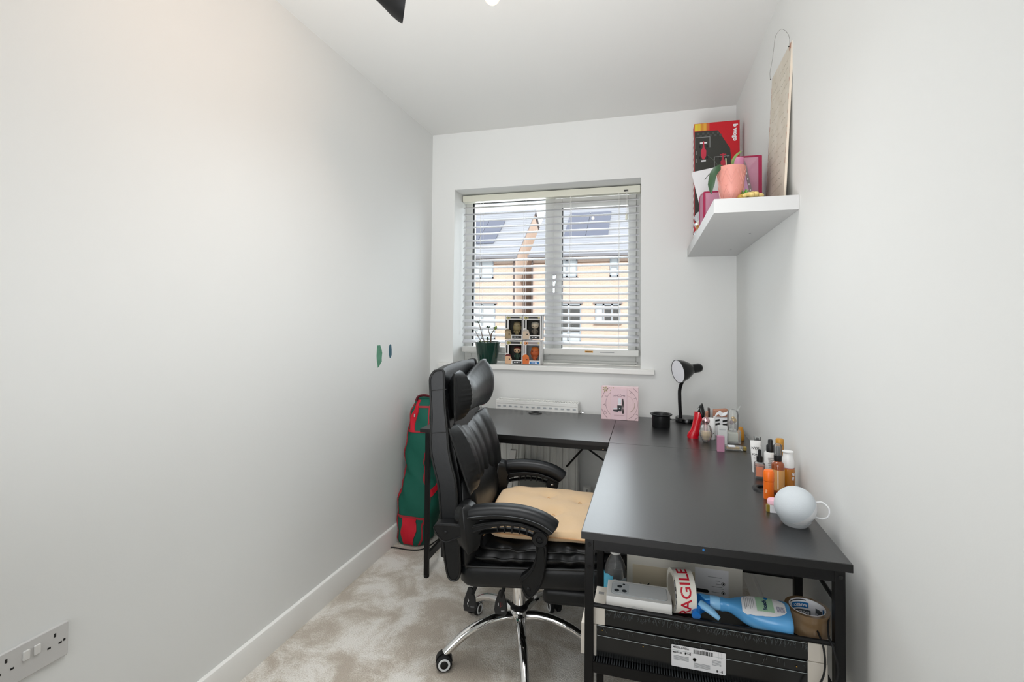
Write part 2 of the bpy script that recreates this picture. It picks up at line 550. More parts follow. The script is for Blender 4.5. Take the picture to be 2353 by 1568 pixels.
HGLASS = mat('house_window_pane', '#bcc2c8', 0.15)
HDARK = mat('house_dark_pane', '#4a4a49', 0.2)
LINTEL = mat('lintel_grey', '#8a8688', 0.6)
gr = structure(MB().box(-60, 60, 3.2, 90, -0.25, -0.15).build('floor_outside', mat('outside_paving', '#a7a49c', 0.9, col2='#9b988f', cscale=2), smooth=0))
HH = Vector((0, 27, 0))


def house(name, label, x0, x1, eave, ridge, side_m):
    h = thing(name, label, 'house', (x0, 27, -0.15))
    D = 9.3; w = x1 - x0; e_ = eave + 0.15; rz_ = ridge + 0.15
    MB().box(0, w, 0, D, 0, e_ - 0.05).build('wall', BRICK, h, smooth=0)
    for xx, t in ((0, 0.25), (w - 0.25, 0.25)):
        MB().prism([(0, e_ - 0.05), (D, e_ - 0.05), (D / 2, rz_ - 0.12)], 0, 0.25, Matrix(((0, 0, 1, xx + 0.002), (1, 0, 0, 0.001), (0, 1, 0, 0), (0, 0, 0, 1)))).build('gable', side_m, h, smooth=0)
    MB().box(w - 0.01, w + 0.012, 0.01, D, 0, e_ - 0.05).build('side_wall', side_m, h, smooth=0)
    s = (rz_ - e_) / (D / 2)
    # roof tiles laid in courses, front slope
    n = 22
    rf = MB()
    L = math.hypot(D / 2 + 0.35, rz_ - e_ + 0.35 * s)
    for i in range(n):
        ya = -0.35 + (D / 2 + 0.35) * i / n; yb = -0.35 + (D / 2 + 0.35) * (i + 1) / n + 0.05
        za = e_ + s * ya; zb = e_ + s * yb
        rf.rings([[(-0.12, ya, za - 0.02), (-0.12, ya, za + 0.06), (-0.12, yb, zb + 0.02), (-0.12, yb, zb - 0.04)],
                  [(w + 0.12, ya, za - 0.02), (w + 0.12, ya, za + 0.06), (w + 0.12, yb, zb + 0.02), (w + 0.12, yb, zb - 0.04)]])
    r = rf.build('tile_courses', ROOFM, h, smooth=0); r['kind'] = 'stuff'
    MB().rings([[(xx, D / 2, rz_ - 0.05), (xx, D / 2, rz_ + 0.03), (xx, D + 0.3, e_ - 0.2), (xx, D + 0.3, e_ - 0.28)] for xx in (-0.12, w + 0.12)]).build('rear_roof', ROOFM, h, smooth=0)
    MB().tube([(-0.12, D / 2, rz_ + 0.04), (w + 0.12, D / 2, rz_ + 0.04)], 0.09, 8).build('ridge', ROOFM, h)
    MB().box(-0.15, w + 0.15, -0.42, -0.30, e_ - 0.30, e_ - 0.16).build('gutter', FASCIA, h, smooth=0)
    MB().box(-0.1, w + 0.1, -0.30, 0.0, e_ - 0.24, e_ - 0.18).build('soffit', FASCIA, h, smooth=0)
    # course of darker bricks under the eaves
    MB().box(0, w, -0.012, 0.0, e_ - 0.62, e_ - 0.56).build('brick_band', mat('dark_brick_band', '#907767', 0.9), h, smooth=0)
    return h, e_, s


def hwindow(h, x0, x1, z0, z1, cols, rows, pane, name='window', bar=0.07, dark=None, hx=0):
    """x in world, parent h at (hx,27,-0.15)"""
    a0, a1, b0, b1 = x0 - hx, x1 - hx, z0 + 0.15, z1 + 0.15
    m = MB()
    m.box(a0, a0 + bar, -0.05, 0.02, b0, b1).box(a1 - bar, a1, -0.05, 0.02, b0, b1)
    m.box(a0, a1, -0.05, 0.02, b0, b0 + bar).box(a0, a1, -0.05, 0.02, b1 - bar, b1)
    for c in range(1, cols):
        x = a0 + (a1 - a0) * c / cols
        m.box(x - bar * .7, x + bar * .7, -0.05, 0.02, b0, b1)
    for r_ in range(1, rows):
        z = b0 + (b1 - b0) * r_ / rows
        m.box(a0, a1, -0.045, 0.02, z - bar * .4, z + bar * .4)
    f = m.build(name, HWIN, h, smooth=0)
    for c in range(cols):
        for r_ in range(rows):
            xa = a0 + (a1 - a0) * c / cols + bar; xb = a0 + (a1 - a0) * (c + 1) / cols - bar
            za = b0 + (b1 - b0) * r_ / rows + bar * .6; zb = b0 + (b1 - b0) * (r_ + 1) / rows - bar * .6
            MB().box(xa, xb, -0.02, 0.0, za, zb).build('pane', (HDARK if dark and (c, r_) in dark else pane), f, smooth=0)
    MB().box(a0 - 0.1, a1 + 0.1, -0.06, 0.0, b1 + 0.01, b1 + 0.09).build('lintel', LINTEL, f, smooth=0)
    MB().box(a0 - 0.06, a1 + 0.06, -0.10, 0.0, b0 - 0.07, b0 - 0.01).build('sill', LINTEL, f, smooth=0)
    return f


hL, eL, sL = house('brick_house', 'pale peach brick house with a brick gable end, seen through the left window pane', -14.5, -7.32, 5.02, 8.45, SIDEBRICK)
hwindow(hL, -10.2, -8.64, 3.62, 4.63, 2, 1, HGLASS, hx=-14.5)
hwindow(hL, -10.1, -8.50, 0.10, 2.12, 2, 3, HGLASS, 'patio_door', hx=-14.5)
MB().tube([(7.18 - 0.02, -0.33, eL - 0.3), (7.18 - 0.06, -0.1, eL - 0.55), (7.18 - 0.06, -0.08, 0.1)], 0.05, 8).build('downpipe', PIPE, hL)
hR, eR, sR = house('brick_house', 'pale peach brick house with dark ground-floor windows, seen through the right window pane', -6.38, 3.2, 5.02, 8.45, SIDEBRICK)
hwindow(hR, -4.95, -3.78, 3.62, 4.60, 2, 1, HGLASS, hx=-6.38)
hwindow(hR, -2.02, -1.56, 3.62, 4.66, 1, 2, HGLASS, hx=-6.38)
hwindow(hR, -4.95, -3.56, 0.05, 2.13, 2, 4, HGLASS, 'back_door', dark={(1, 3), (1, 2), (1, 1), (0, 3), (0, 2), (0, 1)}, hx=-6.38)
hwindow(hR, -2.80, -1.44, 1.10, 2.13, 3, 1, HGLASS, dark={(1, 0), (2, 0)}, hx=-6.38)
MB().tube([(0.10, -0.33, eR - 0.3), (0.06, -0.1, eR - 0.55), (0.06, -0.08, 0.1)], 0.05, 8).build('downpipe', PIPE, hR)


def solar(h, hx, x0, x1, y0, y1, cols, rows, e_, s):
    ang = math.atan(s)
    for c in range(cols):
        for r_ in range(rows):
            xa = x0 + (x1 - x0) * c / cols - hx + 0.015; xb = x0 + (x1 - x0) * (c + 1) / cols - hx - 0.015
            ya = y0 + (y1 - y0) * r_ / rows + 0.015; yb = y0 + (y1 - y0) * (r_ + 1) / rows - 0.015
            MB().rings([[(x, ya, e_ + s * ya + 0.09), (x, ya, e_ + s * ya + 0.14), (x, yb, e_ + s * yb + 0.14), (x, yb, e_ + s * yb + 0.09)] for x in (xa, xb)]).build('solar_panel', SOLAR, h, smooth=0)


solar(hL, -14.5, -12.3, -8.95, 0.95, 3.45, 3, 2, eL, sL)
solar(hR, -6.38, -4.80, -2.22, 1.25, 3.95, 2, 2, eR, sR)
MB().ell((3.1, 3.05, eR + sR * 3.05 + 0.2), 0.09, 0.05, 0.13, 8, 6).build('roof_vent', WHITEM, hR)

# ------------------------------------------------------------------ radiator
RADM = mat('radiator_enamel', '#e6e6e2', 0.35)
rad = thing('radiator', 'white panel radiator on the back wall behind the desk', 'radiator', (-0.62, 2.81, 0.13))
RW, RH = 0.475, 0.625
m = MB().box(-RW / 2, RW / 2, -0.045, -0.033, 0, RH - 0.012)
m.build('back_panel', RADM, rad, smooth=0)
fr = MB()
fr.box(-RW / 2, RW / 2, -0.050, -0.040, 0, RH - 0.012)
nf = 13
for i in range(nf):
    x = -RW / 2 + RW * (i + 0.5) / nf
    fr.cbox((x, -0.053, 0.29), (RW / nf * 0.55, 0.008, 0.50))
fr.build('front_panel', RADM, rad, smooth=0, bevel=0.0025)
tp = MB().box(-RW / 2, RW / 2, -0.052, -0.044, RH - 0.020, RH).box(-RW / 2, RW / 2, 0.020, 0.028, RH - 0.02, RH)
tp.box(-RW / 2 - 0.004, -RW / 2 + 0.004, -0.052, 0.028, 0.03, RH).box(RW / 2 - 0.004, RW / 2 + 0.004, -0.052, 0.028, 0.03, RH)
tp.build('side_panel', RADM, rad, smooth=0, bevel=0.002)
gm = MB()
for i in range(52):
    x = -RW / 2 + 0.012 + (RW - 0.024) * i / 51
    gm.box(x - 0.0028, x + 0.0028, -0.044, 0.020, RH - 0.007, RH - 0.002)
g = gm.build('top_grille', RADM, rad, smooth=0); g['kind'] = 'stuff'
MB().box(-RW / 2 + 0.005, RW / 2 - 0.005, -0.043, 0.019, RH - 0.05, RH - 0.03).build('grille_shadow_plate', mat('grille_shade_grey', '#3a3b3a', 0.8), rad, smooth=0)  # dark plate standing in for the shade below the grille
SLOTM = mat('slot_grey', '#a9adb0', 0.6)
for i in range(14):
    x = -RW / 2 + RW * (i + 0.5) / 14
    decal('slot', rrect(0.019, 0.008, 0.003, 0, 0, 2), (x, -0.0522, RH - 0.034), (1, 0, 0), (0, 0, 1), SLOTM, rad, 0.0004)
m = MB().lathe([(0.010, 0), (0.012, 0.004), (0.012, 0.016), (0.006, 0.020), (0.006, 0.028)], n=12, M=Matrix.Translation((RW / 2 + 0.003, -0.02, RH - 0.055)) @ Euler((0, R(90), 0)).to_matrix().to_4x4())
m.build('bleed_valve', CHROME, rad)
trv = thing('thermostatic_valve', 'white thermostatic valve head low beside the radiator', 'valve', (-0.325, 2.78, 0.13))
MB().lathe([(0.012, 0.08), (0.024, 0.085), (0.026, 0.10), (0.025, 0.15), (0.021, 0.165), (0.0, 0.168)], n=18).build('valve_head', RADM, trv)
MB().lathe([(0.009, -0.13), (0.009, 0.08)], n=10).tube([(0, 0, 0.06), (-0.05, 0, 0.06)], 0.009, 8).build('valve_body', CHROME, trv)
MB().box(-0.0015, 0.0015, -0.028, -0.022, 0.10, 0.155).build('marker', INK, trv, smooth=0)
MB().tube([(-RW / 2 - 0.012, 0, -0.11), (-RW / 2 - 0.012, 0, 0.03), (-RW / 2 + 0.01, 0, 0.03)], 0.009, 8).build('pipe', CHROME, rad)

# ------------------------------------------------------------------ twin wall socket, left wall
SOCK = mat('socket_white', '#c9c8c6', 0.3)
so_ = thing('wall_socket', 'white twin plug socket on the left wall near the floor', 'socket', (XL, 0.785, 0.46))
SM = frameM((0, 0, 0), (0, 1, 0), (0, 0, 1))   # local x->+Y, y->+Z, z->+X


def sdec(name, poly, h0, h1, m, bevel=0):
    return MB().prism(poly, h0, h1, SM).build(name, m, so_, smooth=30 if bevel else 0, bevel=bevel)


sdec('plate', rrect(0.147, 0.080, 0.004), 0, 0.0085, SOCK, 0.0025)
for cx in (-0.010, 0.010):
    o = sdec('rocker_switch', rrect(0.0125, 0.021, 0.002, cx, 0.012), 0.0075, 0.012, mat('switch_white', '#dad9d6', 0.3), 0.001)
    o.rotation_euler = (0, R(2), 0)
for cx in (-0.045, 0.045):
    for (dx, dy, w, h_) in ((0.0, 0.021, 0.0042, 0.0085), (-0.011, -0.002, 0.0065, 0.0042), (0.011, -0.002, 0.0065, 0.0042)):
        sdec('pin_hole', rect(w, h_, cx + dx, dy), 0.0083, 0.0090, INK)
for cx in (0.064, -0.068):
    sdec('screw', circ(0.003, cx, 0.0, 10), 0.0083, 0.0090, INK)

# ------------------------------------------------------------------ ceiling spotlight bar
sp = thing('ceiling_spotlight', 'black ceiling spotlight with bell shades and warm bulbs at the top edge', 'ceiling light', (-0.50, 1.32, H))
MB().lathe([(0.055, 0), (0.055, -0.022), (0.0, -0.024)], n=24).build('ceiling_rose', BLACKP, sp)
MB().tube([(-0.22, 0, -0.05), (0.22, 0, -0.05)], 0.008, 10).tube([(0, 0, -0.02), (0, 0, -0.05)], 0.008, 8).build('bar', BLACKP, sp)


def shade(c, d, m_out=BLACKP):
    q_ = Vector(d).to_track_quat('Z', 'Y').to_matrix().to_4x4()
    M = Matrix.Translation(c) @ q_
    prof = [(0.004, -0.088), (0.018, -0.086), (0.024, -0.074), (0.034, -0.058), (0.050, -0.034), (0.061, -0.012), (0.065, 0.0), (0.063, 0.0), (0.058, -0.012), (0.047, -0.033), (0.030, -0.055), (0.004, -0.060)]
    return MB().lathe(prof, n=32, M=M).build('shade', m_out, sp)


BULB = mat('warm_bulb', '#ffd9a0', 0.3, emit=1.5)
# left head
shade((-0.203, -0.02, -0.224), (0.84, 0.56, -0.06))
MB().tube([(-0.20, 0, -0.05), (-0.25, -0.03, -0.11), (-0.262, -0.055, -0.19)], 0.006, 8).build('arm', BLACKP, sp)
# middle head (bulb showing at the top edge)
shade((0.056, 0.028, -0.195), (0.0, 0.0, -1.0))
MB().tube([(0.05, 0, -0.05), (0.056, 0.02, -0.09)], 0.006, 8).build('arm', BLACKP, sp)
MB().ell((0.056, 0.028, -0.225), 0.024, 0.024, 0.026, 14, 10).build('bulb', BULB, sp)
# right hand head turned to the left wall
shade((-0.06, -0.18, -0.15), (-0.85, -0.30, -0.25))
MB().ell((-0.085, -0.19, -0.158), 0.022, 0.022, 0.022, 12, 8).build('bulb', BULB, sp)


def point(name, loc, e_, color, size=0.03, spot=None, target=None):
    d = bpy.data.lights.new(name, 'SPOT' if spot else 'POINT'); d.energy = e_; d.color = color; d.shadow_soft_size = size
    if spot:
        d.spot_size = R(spot); d.spot_blend = 1.0
    o = bpy.data.objects.new(name, d); COL.objects.link(o); o.location = loc
    if target:
        o.rotation_euler = (Vector(target) - Vector(loc)).to_track_quat('-Z', 'Y').to_euler()
    return o


point('spot_lamp_left', (-0.60, 1.09, 2.235), 6.5, (1.0, 0.62, 0.38), 0.03, 130, (-1.333, 1.20, 2.05))
point('spot_lamp_down', (-0.44, 1.348, 2.13), 1.1, (1.0, 0.74, 0.5), 0.03)
point('spot_lamp_right', (-0.68, 1.30, 2.16), 0.25, (1.0, 0.66, 0.42), 0.02)

# ------------------------------------------------------------------ corner desk
dk = thing('corner_desk', 'black L-shaped corner desk with steel legs and an under-desk mesh shelf', 'desk', (-0.157, 1.22, 0))
DO = Vector((-0.157, 1.22, 0))


def db(m, x0, x1, y0, y1, z0, z1):
    return m.box(x0 - DO.x, x1 - DO.x, y0 - DO.y, y1 - DO.y, z0, z1)


ZT = 0.705
q = MB(); db(q, -0.157, 0.4235, 1.220, 2.1270, ZT - 0.018, ZT); q.build('tabletop', DESKM, dk, smooth=0, bevel=0.0012)
q = MB(); db(q, -0.160, 0.430, 2.1285, 2.755, ZT - 0.018, ZT); q.build('tabletop', DESKM, dk, smooth=0, bevel=0.0012)
q = MB(); db(q, -1.039, -0.1615, 2.132, 2.750, ZT - 0.018, ZT); q.build('tabletop', DESKM, dk, smooth=0, bevel=0.0012)
LZ = ZT - 0.018
EB = mat('plain_black_edging', '#0a0a0a', 0.45)
q = MB(); db(q, -0.1572, 0.4237, 1.2192, 1.2202, LZ, ZT - 0.0012); q.build('edge_band', EB, dk, smooth=0)
q = MB(); db(q, -0.1578, -0.1568, 1.2202, 2.1270, LZ, ZT - 0.0012); q.build('edge_band', EB, dk, smooth=0)
q = MB(); db(q, 0.4233, 0.4243, 1.2202, 2.1270, LZ, ZT - 0.0012); q.build('edge_band', EB, dk, smooth=0)
q = MB(); db(q, -1.0395, -0.1615, 2.1312, 2.1322, LZ, ZT - 0.0012); q.build('edge_band', EB, dk, smooth=0)


def leg(x, y, w=0.021, z1=LZ):
    m = MB(); db(m, x, x + w, y, y + w, 0.012, z1)
    o = m.build('leg', BLACKM, dk, smooth=0, bevel=0.0015)
    MB().lathe([(0.011, 0), (0.013, 0.003), (0.013, 0.012), (0.008, 0.014)], (x + w / 2 - DO.x, y + w / 2 - DO.y, 0), 12).build('foot', RUBBER, o)
    return o


for (x, y) in ((-0.149, 1.226), (0.391, 1.226), (-0.152, 1.555), (0.397, 1.555), (-0.155, 2.10), (0.392, 2.70), (-1.021, 2.150), (-1.021, 2.715), (-0.150, 2.715)):
    leg(x, y)
# horizontal steel rails
for a in ((-0.128, 0.391, 1.226, 1.246, LZ - 0.027, LZ), (-0.131, 0.397, 1.556, 1.574, LZ - 0.022, LZ), (-0.131, 0.392, 2.100, 2.120, LZ - 0.022, LZ),
          (-1.0, -0.155, 2.140, 2.160, LZ - 0.022, LZ), (-1.0, -0.150, 2.716, 2.736, LZ - 0.022, LZ),
          (-0.151, -0.131, 1.247, 2.10, LZ - 0.022, LZ), (0.397, 0.415, 1.247, 2.70, LZ - 0.022, LZ), (-1.020, -1.002, 2.171, 2.715, LZ - 0.022, LZ),
          (-1.018, -1.004, 2.171, 2.715, 0.075, 0.110), (-0.150, -0.134, 1.247, 1.555, 0.372, 0.392), (0.395, 0.412, 1.247, 1.555, 0.372, 0.392),
          (-0.128, 0.391, 1.229, 1.244, 0.362, 0.3790), (-0.131, 0.397, 1.556, 1.574, 0.366, 0.386), (-0.128, 0.391, 1.226, 1.244, 0.10, 0.12)):
    q = MB(); db(q, *a); q.build('rail', BLACKM, dk, smooth=0, bevel=0.001)
# guard bars
for (y, z) in ((1.233, 0.524), (1.566, 0.503)):
    MB().tube([(-0.130 - DO.x, y - DO.y, z), (0.394 - DO.x, y - DO.y, z)], 0.0052, 12).build('guard_bar', BLACKM, dk)
for x in (-0.141, 0.405):
    MB().tube([(x - DO.x, 1.247 - DO.y, 0.60), (x - DO.x, 1.555 - DO.y, 0.60)], 0.005, 8).build('guard_bar', BLACKM, dk)
# metal shelf: solid rim and ribbed mesh deck
q = MB(); db(q, -0.128, 0.391, 1.2245, 1.2285, 0.372, 0.3905); q.build('shelf_rim', BLACKM, dk, smooth=0)
q = MB(); db(q, -0.130, 0.394, 1.547, 1.556, 0.380, 0.3905)
q.build('shelf_rim', BLACKM, dk, smooth=0)
q = MB()
for i in range(86):
    x = -0.128 + 0.520 * i / 85
    db(q, x, x + 0.0028, 1.229, 1.550, 0.3800, 0.3903)
q2_ = MB(); db(q2_, -0.128, 0.391, 1.229, 1.550, 0.3760, 0.3785); q2_.build('mesh_dark_backing', BLACKM, dk, smooth=0)  # added solid dark plate, hides the bright floor seen through the mesh
o = q.build('shelf_mesh', mat('grey_steel_mesh', '#4b4f52', 0.35, 0.6), dk, smooth=0); o['kind'] = 'stuff'
# cable grommets, bolts and braces
GRM = mat('grommet_black', '#131415', 0.4)
for (x, y) in ((-0.604, 2.676), (0.350, 1.683)):
    M = Matrix.Translation((x - DO.x, y - DO.y, ZT))
    o = MB().lathe([(0.022, 0.0002), (0.022, 0.004), (0.026, 0.0065), (0.036, 0.0045), (0.0385, 0.0002)], n=32, M=M).build('cable_grommet', GRM, dk)
    MB().lathe([(0.0225, 0.0002), (0.0, 0.0006)], n=24, M=M).build('grommet_hole', BLACKG, o)
for (x, z) in ((-0.138, 0.672), (-0.138, 0.617), (0.402, 0.672)):
    MB().prism(circ(0.0048, 0, 0, 14), 0, 0.001, frameM((x - DO.x, 1.2258 - DO.y, z), (1, 0, 0), (0, 0, 1))).build('bolt_hole', BLACKG, dk, smooth=0)
MB().prism(circ(0.002, 0, 0, 8), 0, 0.001, frameM((-0.185 - DO.x, 2.1398 - DO.y, 0.672), (1, 0, 0), (0, 0, 1))).build('bolt', CHROME, dk, smooth=0)
for a, b in (((-0.24, 2.45, 0.672), (-0.43, 2.70, 0.42)), ((-0.155, 2.70, 0.42), (-0.43, 2.70, 0.60)), ((0.30, 2.715, 0.67), (0.385, 2.71, 0.20)), ((0.02, 2.715, 0.67), (0.10, 2.72, 0.35))):
    MB().tube([(a[0] - DO.x, a[1] - DO.y, a[2]), (b[0] - DO.x, b[1] - DO.y, b[2])], 0.0055, 8).build('brace_rod', BLACKM, dk)
st = decal('round_sticker', circ(0.0062, 0, 0, 24), (0.124 - DO.x, 1.2198 - DO.y, 0.6965), (1, 0, 0), (0, 0, 1), mat('sky_blue_sticker', '#6cc4e6', 0.5), dk, 0.0005)
st['label'] = 'small round light blue sticker'
decal('sticker_arrow', circ(0.003, 0, 0, 12, 30, 300), (0.124 - DO.x, 1.2192 - DO.y, 0.6965), (1, 0, 0), (0, 0, 1), BLUEINK, st, 0.0003)

# ------------------------------------------------------------------ wall shelf
sh = tag(MB().box(-0.125, 0.125, -0.5715, 0.5715, -0.0232, 0.0232).build('wall_shelf', mat('shelf_white_foil', '#c9c9c8', 0.4), smooth=0, bevel=0.0008), 'white floating shelf on the right wall in the back corner', 'shelf')
sh.location = (0.3315, 2.2905, 1.6022)
for (x, y) in ((0.06, -0.15), (0.06, 0.32)):
    MB().prism(circ(0.004, 0, 0, 10), 0, 0.0006, frameM((x, y, -0.0234), (1, 0, 0), (0, -1, 0))).build('screw_hole', GREYINK, sh, smooth=0)

# ------------------------------------------------------------------ office chair
ch = thing('office_chair', 'black leather reclining office chair with chrome five-star base, turned towards the desk', 'chair', (-0.46, 1.79, 0), R(6.6))
CX = Vector((-0.46, 1.79, 0))
ang0 = -6.6
hub = MB().lathe([(0.0, 0.100), (0.030, 0.100), (0.034, 0.112), (0.036, 0.135), (0.034, 0.150), (0.030, 0.156), (0.0, 0.156)], n=32).build('hub', CHROME, ch)
MB().lathe([(0.029, 0.150), (0.033, 0.156), (0.033, 0.163), (0.026, 0.170), (0.026, 0.172)], n=32).build('hub_collar', BLACKP, ch)
MB().lathe([(0.0235, 0.160), (0.0235, 0.335)], n=28).build('gas_column', CHROME, ch)
for a in (217, 145, 73, 1, 289):
    aa = R(a + ang0); c, s = math.cos(aa), math.sin(aa)
    pr_ = [(0.022, 0.128), (0.07, 0.133), (0.12, 0.129), (0.17, 0.117), (0.215, 0.098), (0.255, 0.072), (0.280, 0.052)]
    pts = smooth_pts([(r * c, r * s, z) for r, z in pr_], 5)
    rad_ = [0.0185 - 0.0045 * i / (len(pts) - 1) for i in range(len(pts))]
    o = MB().tube(pts, rad_, 16).build('base_leg', CHROME, ch)
    # caster: hood, two wheels with white ring, stem
    cc = (0.283 * c, 0.283 * s, 0)
    ya = R({217: 18, 145: 70, 73: 115, 1: 70, 289: 10}[a])
    M = Matrix.Translation(cc) @ Euler((0, 0, ya)).to_matrix().to_4x4()
    cs = MB()
    hood = [(0.029 * math.cos(t), 0.029 + 0.031 * math.sin(t)) for t in [PI * i / 12 for i in range(13)]]
    cs.prism(hood, -0.011, 0.011, M @ Matrix(((1, 0, 0, 0), (0, 0, 1, 0), (0, 1, 0, 0), (0, 0, 0, 1))))
    cs.lathe([(0.009, 0.040), (0.009, 0.058)], n=10, M=M)
    co = cs.build('caster', BLACKP, ch)
    for sgn in (-1, 1):
        Mw = M @ Matrix.Translation((0, sgn * 0.0165, 0.0275)) @ Euler((-sgn * R(90), 0, 0)).to_matrix().to_4x4()
        MB().lathe([(0.0, -0.009), (0.024, -0.009), (0.0270, -0.006), (0.0270, 0.004), (0.023, 0.0085), (0.0, 0.0085)], n=24, M=Mw).build('wheel', RUBBER, co)
        MB().lathe([(0.0135, 0.0085), (0.0150, 0.0102), (0.0195, 0.0102), (0.0215, 0.0080)], n=24, M=Mw).build('wheel_ring', mat('caster_ring_white', '#d9dcdd', 0.3), co)
        MB().lathe([(0.0, 0.0070), (0.0140, 0.0088), (0.0, 0.0105)], n=24, M=Mw).build('wheel_hub', BLACKG, co)
# mechanism and footrest under the seat
MB().box(-0.10, 0.16, -0.075, 0.075, 0.285, 0.335).box(-0.045, 0.045, -0.045, 0.045, 0.27, 0.29).build('tilt_mechanism', BLACKM, ch, smooth=0, bevel=0.006)
MB().box(0.10, 0.40, -0.150, 0.150, 0.255, 0.315).build('footrest', LEATHERS, ch, smooth=60, bevel=0.02, seg=4)
MB().tube([(0.02, -0.13, 0.325), (0.16, -0.13, 0.29)], 0.008, 8).tube([(0.02, 0.13, 0.325), (0.16, 0.13, 0.29)], 0.008, 8).build('footrest_slide', CHROME, ch)
LV = mat('lever_black', '#1c1d1f', 0.3)
for (u, lean) in ((-0.150, -0.012), (-0.050, 0.0)):
    rod = MB().tube([(u + 0.01, -0.085, 0.318), (u + 0.008, -0.10, 0.275), (u + lean * .3, -0.105, 0.245)], 0.007, 8).build('lever_rod', BLACKP, ch)
    poly = [(-0.008, 0.040), (0.008, 0.040), (0.013, 0.026), (0.021, 0.006), (0.024, -0.016), (0.020, -0.030), (-0.020, -0.030), (-0.024, -0.016), (-0.021, 0.006), (-0.013, 0.026)]
    poly = [(a * 0.98, b * 1.15) for a, b in poly]
    org = (u + lean, -0.107, 0.222)
    lv = MB().prism(poly, -0.005, 0.005, frameM(org, (1, 0, 0), (0, 0.12, 1))).build('lever_paddle', LV, ch, smooth=50, bevel=0.003)
    f = (org[0], org[1] - 0.0055, org[2])
    if u < -0.1:
        MB().tube([(org[0] - 0.006, org[1] - 0.0062, org[2] + 0.010), (org[0] - 0.003, org[1] - 0.0062, org[2] + 0.004), (org[0] - 0.008, org[1] - 0.0066, org[2] - 0.006), (org[0] - 0.004, org[1] - 0.007, org[2] - 0.016)], 0.0008, 5).build('lever_icon', PAPER, lv)
        text('HIGH', 0.006, (org[0] + 0.010, org[1] - 0.0085, org[2] - 0.016), (1, 0, 0), (0, 0.12, 1), GREYINK, lv)
    else:
        MB().tube([(org[0] - 0.008, org[1] - 0.0062, org[2] + 0.006), (org[0] - 0.008, org[1] - 0.0064, org[2] - 0.004)], 0.0010, 5).build('lever_icon', PAPER, lv)
        MB().tube([(org[0] - 0.002, org[1] - 0.0062, org[2] + 0.008), (org[0] - 0.001, org[1] - 0.0064, org[2] - 0.008), (org[0] + 0.005, org[1] - 0.0064, org[2] - 0.002), (org[0] + 0.004, org[1] - 0.0064, org[2] + 0.010)], 0.0009, 5).build('lever_icon', mat('dull_red', '#9c3a40', 0.5), lv)
        text('LIFT', 0.007, (org[0] + 0.008, org[1] - 0.0088, org[2] - 0.020), (1, 0, 0), (0, 0.12, 1), PAPER, lv)


def pad(x0, x1, y0, y1, z0f, z1f, name, m, parent, nx=28, ny=24, round_=0.05, edge=0.5, wr=0.0, seed=1, dips=(), gather=0.0):
    """puffed pad; z0f/z1f(x,y) underside / top heights"""
    rnd = random.Random(seed)
    ph = [rnd.uniform(0, 6.28) for _ in range(8)]
    mb = MB(); top = []; bot = []
    for j in range(ny + 1):
        v = -1 + 2 * j / ny; rt = []; rb = []
        for i in range(nx + 1):
            u = -1 + 2 * i / nx
            # superellipse pull of the corners
            k = max(abs(u), abs(v)); s = 1.0
            if k > 0:
                pw = 7
                s = k / (abs(u) ** pw + abs(v) ** pw) ** (1 / pw)
            x = (x0 + x1) / 2 + u * s * (x1 - x0) / 2; y = (y0 + y1) / 2 + v * s * (y1 - y0) / 2
            e_ = (max(0, 1 - abs(u) ** 6) * max(0, 1 - abs(v) ** 6)) ** edge
            w_ = wr * (math.sin(x * 61 + ph[0] + 2 * math.sin(y * 23 + ph[1])) + 0.7 * math.sin(y * 57 + ph[2] + 2 * math.sin(x * 19 + ph[3])))
            zt, zb = z1f(x, y), z0f(x, y); zm = (zt + zb) / 2
            d_ = 0
            for (dx, dy, dd, dr_) in dips:
                d_ += dd * math.exp(-((x - dx) ** 2 + (y - dy) ** 2) / dr_ ** 2)
            if gather and k > 0.0:
                g_ = gather * (abs(v) ** 8) * math.sin(x * 84 + ph[4] + math.sin(x * 31)); y += g_ if v > 0 else -g_
            rt.append((x, y, zm + (zt - zm) * e_ + w_ * (0.4 + 0.6 * e_) - d_ * e_)); rb.append((x, y, zm + (zb - zm) * e_ + 0.3 * w_))
        top.append(rt); bot.append(rb)
    V = {}

    def vert(co):
        key = (round(co[0], 5), round(co[1], 5), round(co[2], 5))
        if key not in V:
            V[key] = mb.bm.verts.new(co)
        return V[key]
    for G, fl in ((top, False), (bot, True)):
        for j in range(ny):
            for i in range(nx):
                q_ = [vert(G[j][i]), vert(G[j][i + 1]), vert(G[j + 1][i + 1]), vert(G[j + 1][i])]
                if len(set(q_)) == 4:
                    mb._f(q_[::-1] if fl else q_)
    # side wall joining top rim and bottom rim when they differ
    rim = [(0, i) for i in range(nx)] + [(j, nx) for j in range(ny)] + [(ny, i) for i in range(nx, 0, -1)] + [(j, 0) for j in range(ny, 0, -1)]
    for a, b in zip(rim, rim[1:] + rim[:1]):
        q_ = [vert(bot[a[0]][a[1]]), vert(bot[b[0]][b[1]]), vert(top[b[0]][b[1]]), vert(top[a[0]][a[1]])]
        q2 = []
        for w_ in q_:
            if w_ not in q2:
                q2.append(w_)
        if len(q2) >= 3:
            mb._f(q2)
    o = mb.build(name, m, parent, smooth=80)
    return o, [bot[a[0]][a[1]] for a in rim], [top[a[0]][a[1]] for a in rim]


